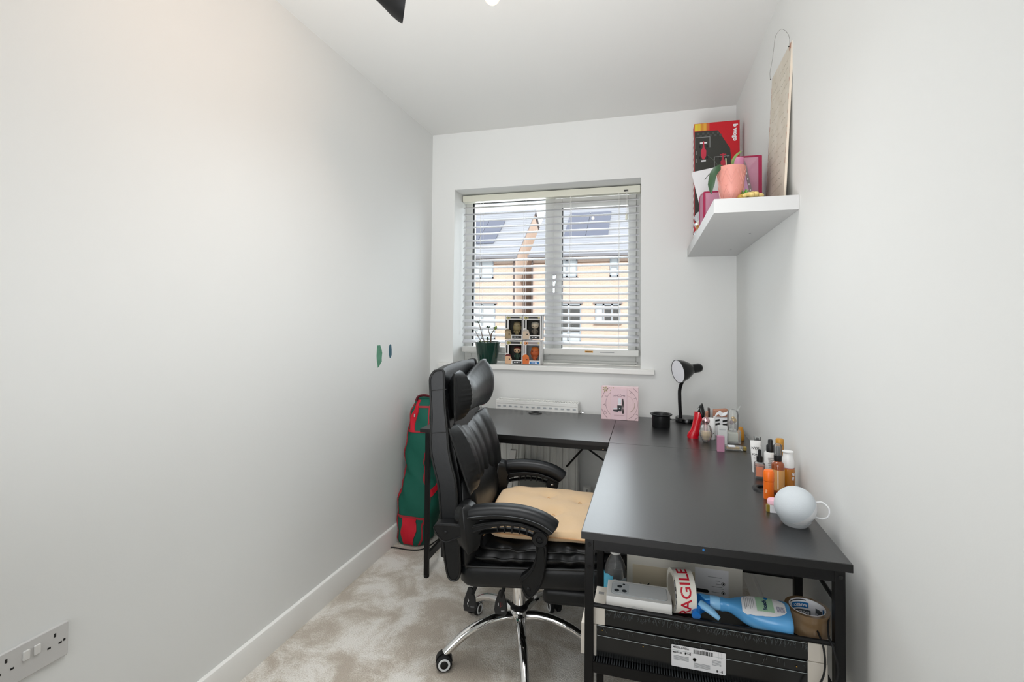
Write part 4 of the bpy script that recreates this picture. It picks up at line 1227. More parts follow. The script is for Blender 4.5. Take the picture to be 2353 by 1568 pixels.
def toy_box(label, loc, dark, skin, hair, bodyc, strip, w=0.113, hgt=0.147, d=0.085, kind=0):
    t = thing('toy_figure_box', label, 'box', loc, 0, 'boxed toy figures on the window sill')
    cm = CARD
    m = MB()
    # frame of the card box with an open window on the front and the right side
    wx0, wx1, wz0, wz1 = 0.024, w - 0.006, 0.026, 0.118
    m.box(0, w, d - 0.002, d, 0, hgt).box(0, w, 0, d, 0, 0.002).box(0, w, 0, d, hgt - 0.002, hgt).box(0, 0.002, 0, d, 0, hgt).box(w - 0.002, w, 0.03, d, 0, hgt)
    m.box(0, wx0, 0, 0.002, 0, hgt).box(wx1, w, 0, 0.002, 0, hgt).box(wx0, wx1, 0, 0.002, 0, wz0).box(wx0, wx1, 0, 0.002, wz1, hgt)
    m.build('carton', cm, t, smooth=0)
    MB().box(0.004, w - 0.004, d - 0.006, d - 0.003, 0.004, hgt - 0.004).build('backing_card', mat('toy_backing_' + ('g' if dark else 'w'), '#3a3633' if dark else '#9a9c9e', 0.7), t, smooth=0)
    MB().box(wx0 - 0.002, wx1 + 0.002, 0.0022, 0.0027, wz0 - 0.002, wz1 + 0.002).build('clear_window', PANE, t, smooth=0)
    # printed header, side strip, portrait and name bar
    pm = BXD if dark else mat('toy_box_grey_print', '#9b918f', 0.5)
    decal('header_print', rect(0.080, 0.014, 0.066, 0.131), (0, 0, 0), (1, 0, 0), (0, 0, 1), pm, t)
    decal('header_badge', circ(0.0095, 0.018, 0.130, 16), (0, -0.0003, 0), (1, 0, 0), (0, 0, 1), mat('toy_badge_olive', '#a99f62', 0.5) if dark else mat('toy_badge_orange', '#cf8f62', 0.5), t)
    decal('header_badge', circ(0.0075, 0.029, 0.130, 16), (0, -0.0003, 0), (1, 0, 0), (0, 0, 1), mat('toy_badge_olive') if dark else mat('toy_badge_orange'), t)
    decal('number_badge', circ(0.0065, 0.100, 0.131, 16), (0, -0.0006, 0), (1, 0, 0), (0, 0, 1), mat('toy_badge_pale', '#c9bf8a' if dark else '#d8a3a0', 0.5), t)
    decal('side_print', rect(0.010, 0.05, 0.011, 0.092), (0, 0, 0), (1, 0, 0), (0, 0, 1), pm, t)
    decal('name_bar', rect(0.058, 0.0155, 0.076, 0.012), (0, 0, 0), (1, 0, 0), (0, 0, 1), strip, t)
    for i, ww in enumerate((0.006, 0.004, 0.006, 0.005)):
        decal('name_print', rect(ww, 0.005, 0.060 + i * 0.0095, 0.012), (0, -0.0005, 0), (1, 0, 0), (0, 0, 1), PAPER, t, 0.0003)
    # plain printed picture at the lower left corner
    dm = mat('toy_portrait_' + skin[1:], skin, 0.6)
    dh = mat('toy_hair_' + hair[1:], hair, 0.6)
    decal('portrait_print', [(0.001, 0.003), (0.040, 0.003), (0.043, 0.03), (0.036, 0.050), (0.022, 0.058), (0.008, 0.056), (0.001, 0.048)], (0, -0.0004, 0), (1, 0, 0), (0, 0, 1), dm, t)
    decal('portrait_hair_print', [(0.001, 0.050), (0.008, 0.060), (0.024, 0.062), (0.038, 0.053), (0.042, 0.036), (0.034, 0.046), (0.020, 0.050), (0.001, 0.046)], (0, -0.0008, 0), (1, 0, 0), (0, 0, 1), dh, t)
    decal('portrait_eye_print', circ(0.0042, 0.028, 0.030, 12), (0, -0.0010, 0), (1, 0, 0), (0, 0, 1), INK, t)
    # plain toy figure behind the clear window
    fg = MB().use(dm)
    fg.ell((0.067, 0.042, 0.083), 0.023, 0.019, 0.019, 18, 12)
    fg.use(mat('toy_body_' + bodyc[1:], bodyc, 0.6))
    fg.lathe([(0.012, 0.030), (0.014, 0.040), (0.011, 0.058), (0.007, 0.066)], (0.067, 0.042, 0), 14)
    fg.tube([(0.058, 0.040, 0.060), (0.050, 0.036, 0.048), (0.052, 0.032, 0.040)], 0.004, 8).tube([(0.076, 0.040, 0.060), (0.084, 0.036, 0.048), (0.082, 0.032, 0.040)], 0.004, 8)
    fg.box(0.057, 0.065, 0.036, 0.048, 0.004, 0.032).box(0.069, 0.077, 0.036, 0.048, 0.004, 0.032)
    if kind == 2:
        fg.ell((0.067, 0.042, 0.070), 0.028, 0.022, 0.026, 18, 12)
    fg.use(dh)
    fg.ell((0.067, 0.047, 0.092), 0.024, 0.019, 0.016, 18, 12)
    fg.use(INK)
    for ex in (0.058, 0.077):
        fg.ell((ex, 0.0245, 0.080), 0.0035, 0.002, 0.0035, 10, 8)
    fg.build('toy_figure', None, t)
    return t


SX = -0.850
toy_box('dark-printed toy box with a tan figure, upper left of the four on the sill', (SX, 2.895, 1.1055), True, '#a08c6c', '#7d6c50', '#8d7b58', INK, kind=2)
toy_box('dark-printed toy box with a pale grey-haired figure, upper right of the four', (SX + 0.1135, 2.895, 1.1055), True, '#cdb9a2', '#b9b0a4', '#6b6158', INK)
toy_box('dark-printed toy box with a red-haired portrait, lower left of the four', (SX + 0.003, 2.895, 0.9525), True, '#d6ae8c', '#6b2a26', '#2c4034', INK, w=0.110)
toy_box('toy box with an orange figure and blue name bar, lower right of the four', (SX + 0.1135, 2.895, 0.9525), False, '#cf6a30', '#d8742f', '#b9572c', BLUEINK, w=0.112, kind=2)

# ================================================================== things on the wall shelf
SZ = 1.6254
# tall toy box standing at the back
lb = thing('toy_car_box', 'tall red toy box printed with race cars, standing at the back of the wall shelf', 'box', (0.222, 2.62, SZ))
REDC = mat('red_card', '#c40f20', 0.4)
MB().box(0, 0.212, 0, 0.07, 0, 0.600).build('carton', REDC, lb, smooth=0, bevel=0.001)
FRX = dict(org=(0, -0.0004, 0), right=(1, 0, 0), up=(0, 0, 1))


def ld(name, poly, m, off=0.0, h=0.0005):
    return decal(name, poly, (0, -off, 0), (1, 0, 0), (0, 0, 1), m, lb, h)


TRK = mat('dark_track_print', '#34342f', 0.5)
ld('track_print', [(0.002, 0.10), (0.16, 0.10), (0.172, 0.42), (0.168, 0.462), (0.112, 0.558), (0.002, 0.560)], TRK)
for i, c_ in enumerate(('#d8c63a', '#d6b63a', '#cc8a2c', '#d8a13a', '#c4602c')):
    ld('colour_bar', rect(0.014, 0.036, 0.009 + 0.014 * i, 0.580), mat('bar_' + c_[1:], c_, 0.5))
GRD = mat('track_grey_print', '#4c4d4a', 0.5)
for r_ in range(2):
    for i in range(5):
        ld('checker_print', rect(0.010, 0.010, 0.020 + i * 0.023 + r_ * 0.011, 0.546 - r_ * 0.012), GRD, 0.0006)
GLN = mat('track_line_print', '#8d8e8c', 0.5)
for r_ in ((0.006, 0.500, 0.0015, 0.06), (0.040, 0.528, 0.070, 0.003), (0.074, 0.500, 0.003, 0.055), (0.095, 0.395, 0.003, 0.06), (0.130, 0.424, 0.07, 0.003), (0.012, 0.45, 0.003, 0.02), (0.012, 0.41, 0.003, 0.02)):
    ld('grid_print', rect(r_[2], r_[3], r_[0], r_[1]), GLN, 0.0006)
CARR = mat('toy_car_red', '#c23046', 0.5)
for (cx, cz, s_) in ((0.044, 0.455, 1.0), (0.135, 0.395, 0.85)):
    ld('car_print', [(cx + a * s_, cz + b * s_) for a, b in ((-0.003, 0.052), (0.003, 0.052), (0.004, 0.02), (0.013, 0.004), (0.012, -0.022), (0.004, -0.040), (-0.004, -0.040), (-0.012, -0.022), (-0.013, 0.004), (-0.004, 0.02))], CARR, 0.0012)
    ld('car_wing_print', rect(0.034 * s_, 0.007 * s_, cx, cz + 0.044 * s_), PAPER if s_ == 1 else CARR, 0.0009)
    ld('car_wing_print', rect(0.022 * s_, 0.008 * s_, cx, cz - 0.047 * s_), PAPER if s_ == 1 else CARR, 0.0009)
    for dx in (-0.017, 0.017):
        for dz in (0.026, -0.030):
            ld('car_tyre_print', rect(0.008 * s_, 0.015 * s_, cx + dx * s_, cz + dz * s_), INK, 0.0009)
text('b wogo', 0.028, (0.192, -0.0006, 0.540), (0, 0, -1), (1, 0, 0), PAPER, lb, bold=0.0012)
# checkered left side
for i in range(17):
    MB().box(-0.0006, 0, 0.006, 0.064, 0.03 + i * 0.0315, 0.03 + i * 0.0315 + 0.016).build('side_check', mat('check_white', '#e2dcd8', 0.5), lb, smooth=0)
MB().box(-0.0003, 0, 0.001, 0.069, 0.001, 0.56).build('side_print', mat('side_dull_red', '#a8777a', 0.5), lb, smooth=0)

# white envelope leaning on the toy box
ev = tag(MB().prism(rrect(0.125, 0.305, 0.006, 0, 0.1525), 0, 0.004, Matrix.Rotation(0, 4, 'Z')).build('white_envelope', PAPER, smooth=0), 'white padded envelope leaning against the red toy box on the shelf', 'envelope')
ev.matrix_world = frameM((0.307, 2.33, SZ + 0.015), (0.985, 0.05, 0.17), (-0.14, 0.30, 1))
# crinkled plastic bag at the lower left
pb_rs = []
for k in range(9):
    z = 0.10 * k / 8
    w_ = 0.014 + 0.006 * math.sin(k * 2.1)
    pb_rs.append([(w_ * math.cos(2 * PI * j / 14) * (1 + 0.25 * math.sin(j * 2.3 + k)), 0.05 * math.sin(2 * PI * j / 14), z) for j in range(14)])
pb = tag(MB().rings(pb_rs).build('wrapped_pack', mat('silvery_film', '#c9cbd0', 0.25, 0.3), smooth=30), 'crinkled silvery wrapped pack at the left edge of the shelf', 'pack')
pb.location = (0.2245, 2.42, SZ)

# magenta wire-mesh trays
MAG = mat('magenta_steel', '#a01848', 0.4)
MESHP = bpy.data.materials.new('pink_mesh'); MESHP.use_nodes = True
nt = MESHP.node_tree; nt.nodes.clear()
out = nt.nodes.new('ShaderNodeOutputMaterial'); tr = nt.nodes.new('ShaderNodeBsdfTransparent'); df = nt.nodes.new('ShaderNodeBsdfDiffuse'); df.inputs[0].default_value = lin('#d8a0b6')
mx = nt.nodes.new('ShaderNodeMixShader'); mx.inputs[0].default_value = 0.6
nt.links.new(tr.outputs[0], mx.inputs[1]); nt.links.new(df.outputs[0], mx.inputs[2]); nt.links.new(mx.outputs[0], out.inputs[0])
MATS['pink_mesh'] = MESHP


def holder(label, loc, rz, w, d, h0, h1):
    t = thing('magazine_holder', label, 'file holder', loc, rz, 'magenta mesh file holders on the shelf')
    # side profile in (y, z): low front, tall rear
    prof_ = [(0, 0), (d, 0), (d, h1), (d * 0.62, h1), (d * 0.12, h0), (0, h0)]
    for x in (0, w):
        MB().prism(prof_, x - 0.0008, x + 0.0008, Matrix(((0, 0, 1, 0), (1, 0, 0, 0), (0, 1, 0, 0), (0, 0, 0, 1)))).build('mesh_side', MESHP, t, smooth=0)
        MB().tube([(x, a, b) for a, b in prof_], 0.0035, 6, closed=True).build('wire_rim', MAG, t)
    MB().box(0, w, d - 0.001, d + 0.001, 0, h1).build('mesh_back', MESHP, t, smooth=0)
    MB().box(0, w, -0.001, 0.001, 0, h0).build('mesh_front', MESHP, t, smooth=0)
    for (y, z) in ((0, h0), (d, h1), (0, 0.002), (d, 0.002)):
        MB().tube([(0, y, z), (w, y, z)], 0.0035, 6).build('wire_rim', MAG, t)
    return t


h1_ = holder('magenta mesh file holder beside the wooden plaque, behind the pink pot', (0.322, 1.985, SZ), 0, 0.078, 0.24, 0.215, 0.225)
MB().box(0.070, 0.082, -0.004, 0.004, 0, 0.215).build('corner_strip', MAG, h1_, smooth=0)
h2_ = holder('magenta mesh file holder at the left edge of the shelf, left of the pink pot', (0.217, 2.125, SZ), 0, 0.100, 0.16, 0.125, 0.140)
MB().box(-0.003, 0.006, -0.003, 0.010, 0, 0.125).build('corner_strip', MAG, h2_, smooth=0)
MB().prism([(0.02, 0), (0.09, 0), (0.09, 0.12), (0.006, 0.13)], 0, 0.003, frameM((0.004, 0.03, 0.005), (1, 0, 0), (0, 0, 1))).build('pink_folder', mat('pink_card', '#d79bb4', 0.6), h2_, smooth=0)

# lilac paper pouch with grey lettered band
lp_ = thing('lilac_pouch', 'lilac paper pouch with a grey lettered band, behind the pink pot', 'pouch', (0.300, 1.925, SZ))
poly = [(-0.012, 0), (0.066, 0), (0.043, 0.14), (0.034, 0.185), (0.022, 0.200), (0.004, 0.198), (-0.010, 0.175)]
LM = frameM((0, 0, 0), (1, 0, 0.0), (0, 0.12, 1))
MB().prism(poly, 0, 0.014, LM).build('pouch', mat('lilac_paper', '#d9a9cf', 0.6), lp_, smooth=0, bevel=0.003)
MB().prism([(0.060, 0), (0.070, 0), (0.042, 0.172), (0.033, 0.192), (0.029, 0.184)], 0.0142, 0.0148, LM).build('grey_band', mat('taupe_band', '#8d7a80', 0.6), lp_, smooth=0)
for i in range(6):
    MB().prism(rect(0.003, 0.007, 0.060 - i * 0.0037, 0.03 + i * 0.021), 0.0148, 0.0152, LM).build('band_print', PAPER, lp_, smooth=0)
# small pink bottle with yellow label
pk = thing('pink_bottle', 'small pink capped bottle with a yellow label, behind the pink pot', 'bottle', (0.288, 1.895, SZ), 0, None)
pk.scale = (1.1, 1.1, 1.12)
MB().lathe([(0.0, 0), (0.017, 0), (0.018, 0.12), (0.015, 0.135)], n=20, M=Euler((0, R(7), 0)).to_matrix().to_4x4()).build('body', mat('yellow_cream_label', '#dcc486', 0.4), pk)
MB().lathe([(0.017, 0.135), (0.0185, 0.138), (0.0175, 0.165), (0.0, 0.168)], n=20, M=Euler((0, R(7), 0)).to_matrix().to_4x4()).build('cap', mat('candy_pink', '#dd8fb4', 0.3), pk)

# pink patterned pot with an orchid
op = thing('potted_orchid', 'orchid with dark drooping leaves in a pink diamond-relief pot on the shelf', 'plant', (0.2705, 1.80, SZ))
PP = mat('pink_pot', '#cf8c80', 0.42)
MB().lathe([(0.0, 0.0), (0.032, 0.0), (0.034, 0.003), (0.0465, 0.112), (0.0475, 0.122), (0.0440, 0.122), (0.0425, 0.110), (0.0, 0.105)], n=48).build('pot', PP, op)


def pot_pt(a, z, off=0.0008):
    r = 0.034 + (0.0465 - 0.034) * (z - 0.003) / 0.109 + off
    return (r * math.sin(a), -r * math.cos(a), z)


RIB = mat('pink_relief', '#d5968b', 0.42)
for ac in (-0.9, 0.0, 0.9):
    for (z0_, z1_) in ((0.108, 0.058), (0.058, 0.008), (0.058, 0.112)):
        for sg in (-1, 1):
            pts = [pot_pt(ac - 0.12 + sg * 0.55 * (1 - t_ / 6), z0_ + (z1_ - z0_) * t_ / 6) for t_ in range(7)] if z0_ > z1_ else [pot_pt(ac - 0.12 + sg * 0.30 * t_ / 6, 0.075 + 0.035 * t_ / 6) for t_ in range(7)]
            MB().tube(pts, 0.0009, 5).build('relief_line', RIB, op)
MB().lathe([(0.0, 0.106), (0.043, 0.110), (0.0, 0.118)], n=20).build('bark', mat('brown_bark', '#8a4a34', 0.9, bump=0.8, bscale=90), op)
OL = mat('orchid_leaf', '#2f4a30', 0.35)


def ribbon(pts, ws_, name, m, parent, t=0.0012):
    P = smooth_pts(pts, 5); k = len(P); rs = []
    for i, p_ in enumerate(P):
        tg = P[min(i + 1, k - 1)] - P[max(i - 1, 0)]; tg.normalize()
        sd = tg.cross(Vector((0.35, 1, 0.1))); sd.normalize(); nn = sd.cross(tg)
        f = i / (k - 1) * (len(ws_) - 1); a = int(min(f, len(ws_) - 2)); w_ = ws_[a] + (ws_[a + 1] - ws_[a]) * (f - a)
        rs.append([p_ + sd * w_ - nn * t, p_ + nn * (t - w_ * 0.12), p_ - sd * w_ - nn * t, p_ - nn * (t + w_ * 0.25)])
    return MB().rings(rs).build(name, m, parent, smooth=60)


ribbon([(-0.018, -0.02, 0.112), (-0.040, -0.028, 0.118), (-0.058, -0.03, 0.100), (-0.066, -0.03, 0.062), (-0.066, -0.03, 0.030)], [0.004, 0.010, 0.012, 0.011, 0.001], 'leaf', OL, op)
ribbon([(-0.018, -0.02, 0.112), (-0.038, -0.022, 0.122), (-0.054, -0.025, 0.108), (-0.062, -0.025, 0.075), (-0.070, -0.025, 0.042)], [0.004, 0.008, 0.009, 0.008, 0.001], 'leaf', mat('orchid_leaf_light', '#6f8a4c', 0.4), op)
ribbon([(0.008, 0.0, 0.11), (0.006, 0.0, 0.145), (0.020, 0.0, 0.168), (0.034, 0.0, 0.178)], [0.003, 0.005, 0.004, 0.0008], 'leaf', mat('orchid_leaf_light'), op)
MB().tube(smooth_pts([(-0.02, -0.02, 0.114), (-0.045, -0.02, 0.116), (-0.068, -0.02, 0.104), (-0.086, -0.02, 0.083)], 4), [0.0012] * 13, 6).build('root', mat('dark_root', '#2a3026', 0.6), op)
MB().tube([(-0.034, -0.02, 0.116), (-0.058, -0.02, 0.150), (-0.078, -0.02, 0.168)], 0.0011, 6).build('root', mat('dark_root'), op)
MB().tube([(-0.014, 0.0, 0.11), (-0.016, 0.0, 0.158)], 0.0016, 6).build('cut_stalk', mat('pale_stalk', '#e6dcb4', 0.6), op)

# pale yellow fabric rose with green leaves
yr = thing('fabric_rose', 'pale yellow fabric rose with green leaves at the shelf edge', 'flower', (0.328, 1.765, SZ))
ROSE = mat('cream_yellow_petal', '#d9c07a', 0.6)
rr_ = random.Random(2)
for k in range(16):
    a = k * 2.4; r = 0.006 + 0.0016 * k
    MB().ell((r * math.cos(a), r * 0.7 * math.sin(a), 0.013 + 0.0085 * (1 - k / 16)), 0.011, 0.010, 0.0075, 10, 6, Euler((rr_.uniform(-.6, .6), rr_.uniform(-.6, .6), a)).to_matrix().to_4x4()).build('petal', ROSE, yr)
for k in range(5):
    MB().ell((-0.034 + 0.004 * (k % 3), 0.004 * (k - 2), 0.010 + 0.004 * (k % 2)), 0.009, 0.009, 0.009, 10, 6).build('petal', mat('gold_petal', '#b4913f', 0.5), yr)
for d_ in ((-0.4, 0.2, 1), (0.2, 0.2, 1), (0.5, 0.2, 0.8), (-0.8, 0.1, 0.8)):
    leaf((-0.018, 0.012, 0.018), d_, 0.026, 0.0065, mat('bright_leaf', '#5a9a3c', 0.4), yr)

# small wooden basket and dark figurine at the far end of the shelf edge
bk = thing('wooden_ornament', 'small turned wooden ornament with a ringed rim, at the back left corner of the shelf', 'ornament', (0.2225, 2.36, SZ))
MB().lathe([(0.0, 0.0), (0.012, 0.0), (0.014, 0.016), (0.017, 0.018), (0.0175, 0.023), (0.014, 0.025), (0.017, 0.028), (0.017, 0.033), (0.013, 0.035), (0.0, 0.035)], n=20).build('wood_body', mat('honey_wood', '#b98a52', 0.5), bk)
MB().ell((0.004, 0, 0.046), 0.013, 0.013, 0.014, 12, 8).build('cream_top', mat('cream_top', '#ddd6c4', 0.6), bk)
fgn = thing('trinket', 'tiny dark trinket behind the wooden ornament on the shelf', 'ornament', (0.215, 2.49, SZ))
MB().lathe([(0.0, 0.0), (0.006, 0.0), (0.004, 0.008), (0.009, 0.016), (0.004, 0.024), (0.0, 0.026)], n=12).build('body', INK, fgn)

# hanging plaque leaning on the wall
pq = thing('hanging_plaque', 'tall distressed cream plaque with faded script and a wire loop, leaning on the wall', 'plaque', (0.432, 1.79, SZ))
PLQ = mat('distressed_cream_board', '#dcd5c8', 0.7, col2='#d2c9b9', cscale=14)
nt, p = nodes_of(PLQ)
# local frame: y along the wall, up leaning towards the wall
up_ = Vector((0.026, 0, 0.53)).normalized()
PM = Matrix(((0, up_.x, -up_.z, 0), (1, 0, 0, 0), (0, up_.z, up_.x, 0), (0, 0, 0, 1)))
MB().prism([(0, 0), (0.265, 0), (0.265, 0.532), (0, 0.532)], -0.0035, 0.0035, PM).build('board', PLQ, pq, smooth=0, bevel=0.0008)
MB().prism([(-0.0012, 0), (0.0, 0), (0.0, 0.532), (-0.0012, 0.532)], -0.0035, 0.0035, PM).build('near_edge', mat('salmon_edge', '#ddd0bf', 0.7), pq, smooth=0)
rt = random.Random(11)
SCR = mat('faded_script', '#b3ab9b', 0.7); REDW = mat('rust_wear', '#b58670', 0.7)
for row in range(17):
    z = 0.485 - row * 0.028
    y = 0.03
    m_ = MB()
    while y < 0.235:
        w_ = rt.uniform(0.010, 0.030)
        if rt.random() < 0.8:
            n_ = 6
            pts = [(y + w_ * i / n_, z + rt.uniform(-0.004, 0.004)) for i in range(n_ + 1)]
            for a_, b_ in zip(pts, pts[1:]):
                m_.prism([(a_[0], a_[1] - 0.001), (b_[0], b_[1] - 0.001), (b_[0], b_[1] + 0.001), (a_[0], a_[1] + 0.001)], 0.0034, 0.0038, PM)
        y += w_ + 0.008
    m_.build('script_line', SCR, pq, smooth=0)
m_ = MB()
for i in range(34):
    y = rt.choice((0.003, 0.004, 0.257, 0.26)) + rt.uniform(-0.002, 0.003); z = rt.uniform(0.02, 0.51)
    m_.prism(rect(0.004, rt.uniform(0.006, 0.022), y, z), 0.0034, 0.0037, PM)
m_.prism(rect(0.022, 0.02, 0.014, 0.52), 0.0034, 0.0037, PM)
m_.build('edge_wear', REDW, pq, smooth=0)
wire = smooth_pts([(0.016, 0.262, 0.530), (0.010, 0.240, 0.545), (0.010, 0.205, 0.572), (0.008, 0.165, 0.610), (0.006, 0.140, 0.625), (0.006, 0.10, 0.621), (0.004, 0.05, 0.602), (0.004, 0.01, 0.575), (0.006, -0.022, 0.545), (0.012, -0.018, 0.530), (0.018, 0.006, 0.522)], 5)
MB().tube(wire, 0.0007, 6).build('wire_loop', mat('grey_wire', '#9a9894', 0.4, 0.6), pq)
for c_ in ((0.017, 0.262, 0.528), (0.017, 0.010, 0.518)):
    MB().ell(c_, 0.002, 0.002, 0.0025, 8, 6).build('wire_knot', INK, pq)

# ================================================================== things on the desk
TZ = ZT


def bottle(name, label, cat, loc, parts, n=28, rz=0, group=None):
    """parts: list of (part name, material, profile[, squareness])"""
    t = thing(name, label, cat, loc, rz, group)
    for q_ in parts:
        MB().lathe(q_[2], n=n, sq=(q_[3] if len(q_) > 3 else None)).build(q_[0], q_[1], t, smooth=45)
    return t


# pink gift box
gb = thing('gift_box', 'pale pink cosmetics gift box with clock dial print standing at the back of the desk', 'box', (-0.2375, 2.632, TZ))
PINKC = mat('blush_card', '#dfc3c6', 0.45)
GX = 0.189; GZ = 0.172
MB().box(0, GX, 0, 0.045, 0, GZ).build('carton', PINKC, gb, smooth=0, bevel=0.0008)
PRM = mat('mauve_line_print', '#5a3a44', 0.5); OLV = mat('olive_gold_print', '#98905c', 0.5)


def gd(name, poly, m, off=0.0, h=0.0004, par=None):
    return decal(name, poly, (0, -off, 0), (1, 0, 0), (0, 0, 1), m, par or gb, h)


def arc_print(cx, cz, r, a0, a1, th, m, n=26, xmin=0.001, xmax=GX - 0.001):
    P = []
    for i in range(n):
        a = R(a0 + (a1 - a0) * i / (n - 1))
        P.append((cx + r * math.cos(a), cz + r * math.sin(a)))
    mb = MB()
    FMx = frameM((0, 0, 0), (1, 0, 0), (0, 0, 1))
    for a, b in zip(P, P[1:]):
        if all(xmin < c_[0] < xmax and 0.001 < c_[1] < GZ - 0.001 for c_ in (a, b)):
            d = Vector((b[0] - a[0], b[1] - a[1])); d.normalize(); nx_, nz_ = -d.y * th / 2, d.x * th / 2
            mb.prism([(a[0] - nx_, a[1] - nz_), (b[0] - nx_, b[1] - nz_), (b[0] + nx_, b[1] + nz_), (a[0] + nx_, a[1] + nz_)], 0, 0.0005, FMx)
    return mb.build('dial_print', m, gb, smooth=0)


arc_print(0.102, 0.083, 0.104, 100, 260, 0.0016, PRM); arc_print(0.102, 0.083, 0.104, -55, 55, 0.0014, PRM)
arc_print(0.102, 0.083, 0.079, 110, 250, 0.0012, PRM); arc_print(0.102, 0.083, 0.083, -62, 62, 0.0012, PRM)
arc_print(0.125, 0.083, 0.046, -60, 10, 0.0030, mat('taupe_print', '#a48f80', 0.5))
arc_print(0.125, 0.088, 0.040, 10, 90, 0.0014, mat('soft_rose_print', '#c9a5a8', 0.5))
for (x, z, s_) in ((0.020, 0.157, 1.0), (0.058, 0.155, 1.0)):
    for k in range(6):
        a = PI * k / 3 + 0.2
        c_, sn = math.cos(a), math.sin(a)
        gd('flower_print', [(x, z), (x + 0.012 * s_ * c_ - 0.003 * sn, z + 0.012 * s_ * sn + 0.003 * c_), (x + 0.015 * s_ * c_, z + 0.015 * s_ * sn), (x + 0.012 * s_ * c_ + 0.003 * sn, z + 0.012 * s_ * sn - 0.003 * c_)], OLV, 0.0)
for (x, z, a) in ((0.024, 0.120, -8), (0.014, 0.078, 25), (0.018, 0.074, -40), (0.021, 0.036, 62), (0.026, 0.032, 62), (0.016, 0.042, 62), (0.152, 0.145, 62), (0.170, 0.115, 20), (0.182, 0.032, -20)):
    M_ = [(math.cos(R(a)) * u_ - math.sin(R(a)) * v_ + x, math.sin(R(a)) * u_ + math.cos(R(a)) * v_ + z) for u_, v_ in rect(0.012, 0.0015)]
    gd('numeral_print', M_, PRM)
pnl = MB().box(0.0475, 0.1315, -0.0025, 0, 0.001, 0.163).build('front_sleeve', mat('sleeve_blush', '#dcc0c6', 0.4), gb, smooth=0, bevel=0.0006)
text('LANCÔME', 0.0135, (0.0905, -0.0028, 0.126), (1, 0, 0), (0, 0, 1), mat('plum_ink', '#4a3340', 0.5), gb)
text('GÉNIFIQUE COFFRET', 0.0052, (0.0905, -0.0028, 0.024), (1, 0, 0), (0, 0, 1), mat('soft_rose_ink', '#b08c94', 0.5), gb)


def gp2(name, poly, m, off=0.0026):
    return gd(name, poly, m, off)


gp2('jar_print', [(0.060, 0.052), (0.064, 0.044), (0.086, 0.042), (0.086, 0.054)], mat('bottle_black_print', '#15181c', 0.4))
gp2('jar_lid_print', [(0.060, 0.054), (0.085, 0.056), (0.082, 0.062), (0.064, 0.061)], mat('silver_print', '#d5d9de', 0.4))
gp2('bottle_print', [(0.084, 0.046), (0.104, 0.046), (0.106, 0.076), (0.082, 0.076)], mat('bottle_black_print'))
gp2('bottle_cap_print', [(0.086, 0.077), (0.103, 0.077), (0.101, 0.084), (0.088, 0.084)], PAPER)
gp2('dropper_print', rrect(0.015, 0.028, 0.004, 0.0945, 0.099), mat('silver_print'))
gp2('bottle_mark_print', circ(0.003, 0.0945, 0.060, 12), PAPER, 0.003)
gp2('wand_print', [(0.108, 0.034), (0.115, 0.034), (0.1165, 0.045), (0.113, 0.062), (0.1165, 0.088), (0.113, 0.108), (0.1105, 0.114), (0.108, 0.108), (0.1065, 0.088), (0.110, 0.062), (0.1065, 0.045)], mat('dark_brown_print', '#2a181c', 0.4))

# black pot with a wide rim
cp = bottle('black_pot', 'empty black plastic pot with a wide rim beside the desk lamp', 'pot', (0.0615, 2.530, TZ),
            [('body', GRM, [(0.0, 0), (0.040, 0), (0.042, 0.002), (0.043, 0.055), (0.0525, 0.060), (0.053, 0.063), (0.0505, 0.0645), (0.042, 0.063), (0.039, 0.058), (0.038, 0.006), (0.0, 0.004)])], 40)
MB().lathe([(0.0, 0.005), (0.010, 0.006), (0.008, 0.030), (0.0, 0.032)], n=16).build('inner_post', BLACKP, cp)

# desk lamp
dl = thing('desk_lamp', 'black desk lamp with curved neck and round shade open to the left', 'lamp', (0.196, 2.700, TZ))
MB().lathe([(0.0, 0), (0.056, 0), (0.060, 0.003), (0.060, 0.018), (0.057, 0.023), (0.0, 0.025)], n=40).build('base', BLACKG, dl)
neck = smooth_pts([(-0.033, 0, 0.022), (-0.036, 0, 0.07), (-0.038, 0, 0.125), (-0.037, 0, 0.165), (-0.026, -0.01, 0.205), (-0.004, -0.02, 0.235), (0.018, -0.03, 0.256)], 8)
MB().tube(neck, 0.0088, 14).build('gooseneck', BLACKM, dl)
ax = Vector((-0.86, -0.46, -0.14)).normalized()
sc = Vector((-0.012, -0.030, 0.268))
Mq = Matrix.Translation(sc) @ ax.to_track_quat('Z', 'Y').to_matrix().to_4x4()
MB().lathe([(0.027, -0.035), (0.036, -0.022), (0.050, 0.004), (0.058, 0.030), (0.060, 0.044), (0.0585, 0.044), (0.056, 0.030), (0.048, 0.004), (0.034, -0.020), (0.0, -0.028)], n=40, M=Mq).use(BLACKG).build('shade', BLACKG, dl)
MB().lathe([(0.0572, 0.0425), (0.0550, 0.029), (0.0470, 0.004), (0.033, -0.019), (0.0, -0.0265)], n=40, M=Mq).build('shade_lining', mat('lamp_lining_white', '#e9e9ee', 0.35), dl)
MB().lathe([(0.0, -0.098), (0.010, -0.096), (0.020, -0.088), (0.0235, -0.075), (0.0235, -0.036), (0.027, -0.032)], n=28, M=Mq).build('socket_housing', BLACKG, dl)
MB().lathe([(0.0, -0.025), (0.012, -0.022), (0.013, -0.005), (0.022, 0.012), (0.022, 0.022), (0.012, 0.033), (0.0, 0.036)], n=20, M=Mq).build('bulb', mat('frosted_bulb', '#dcdce2', 0.25), dl)
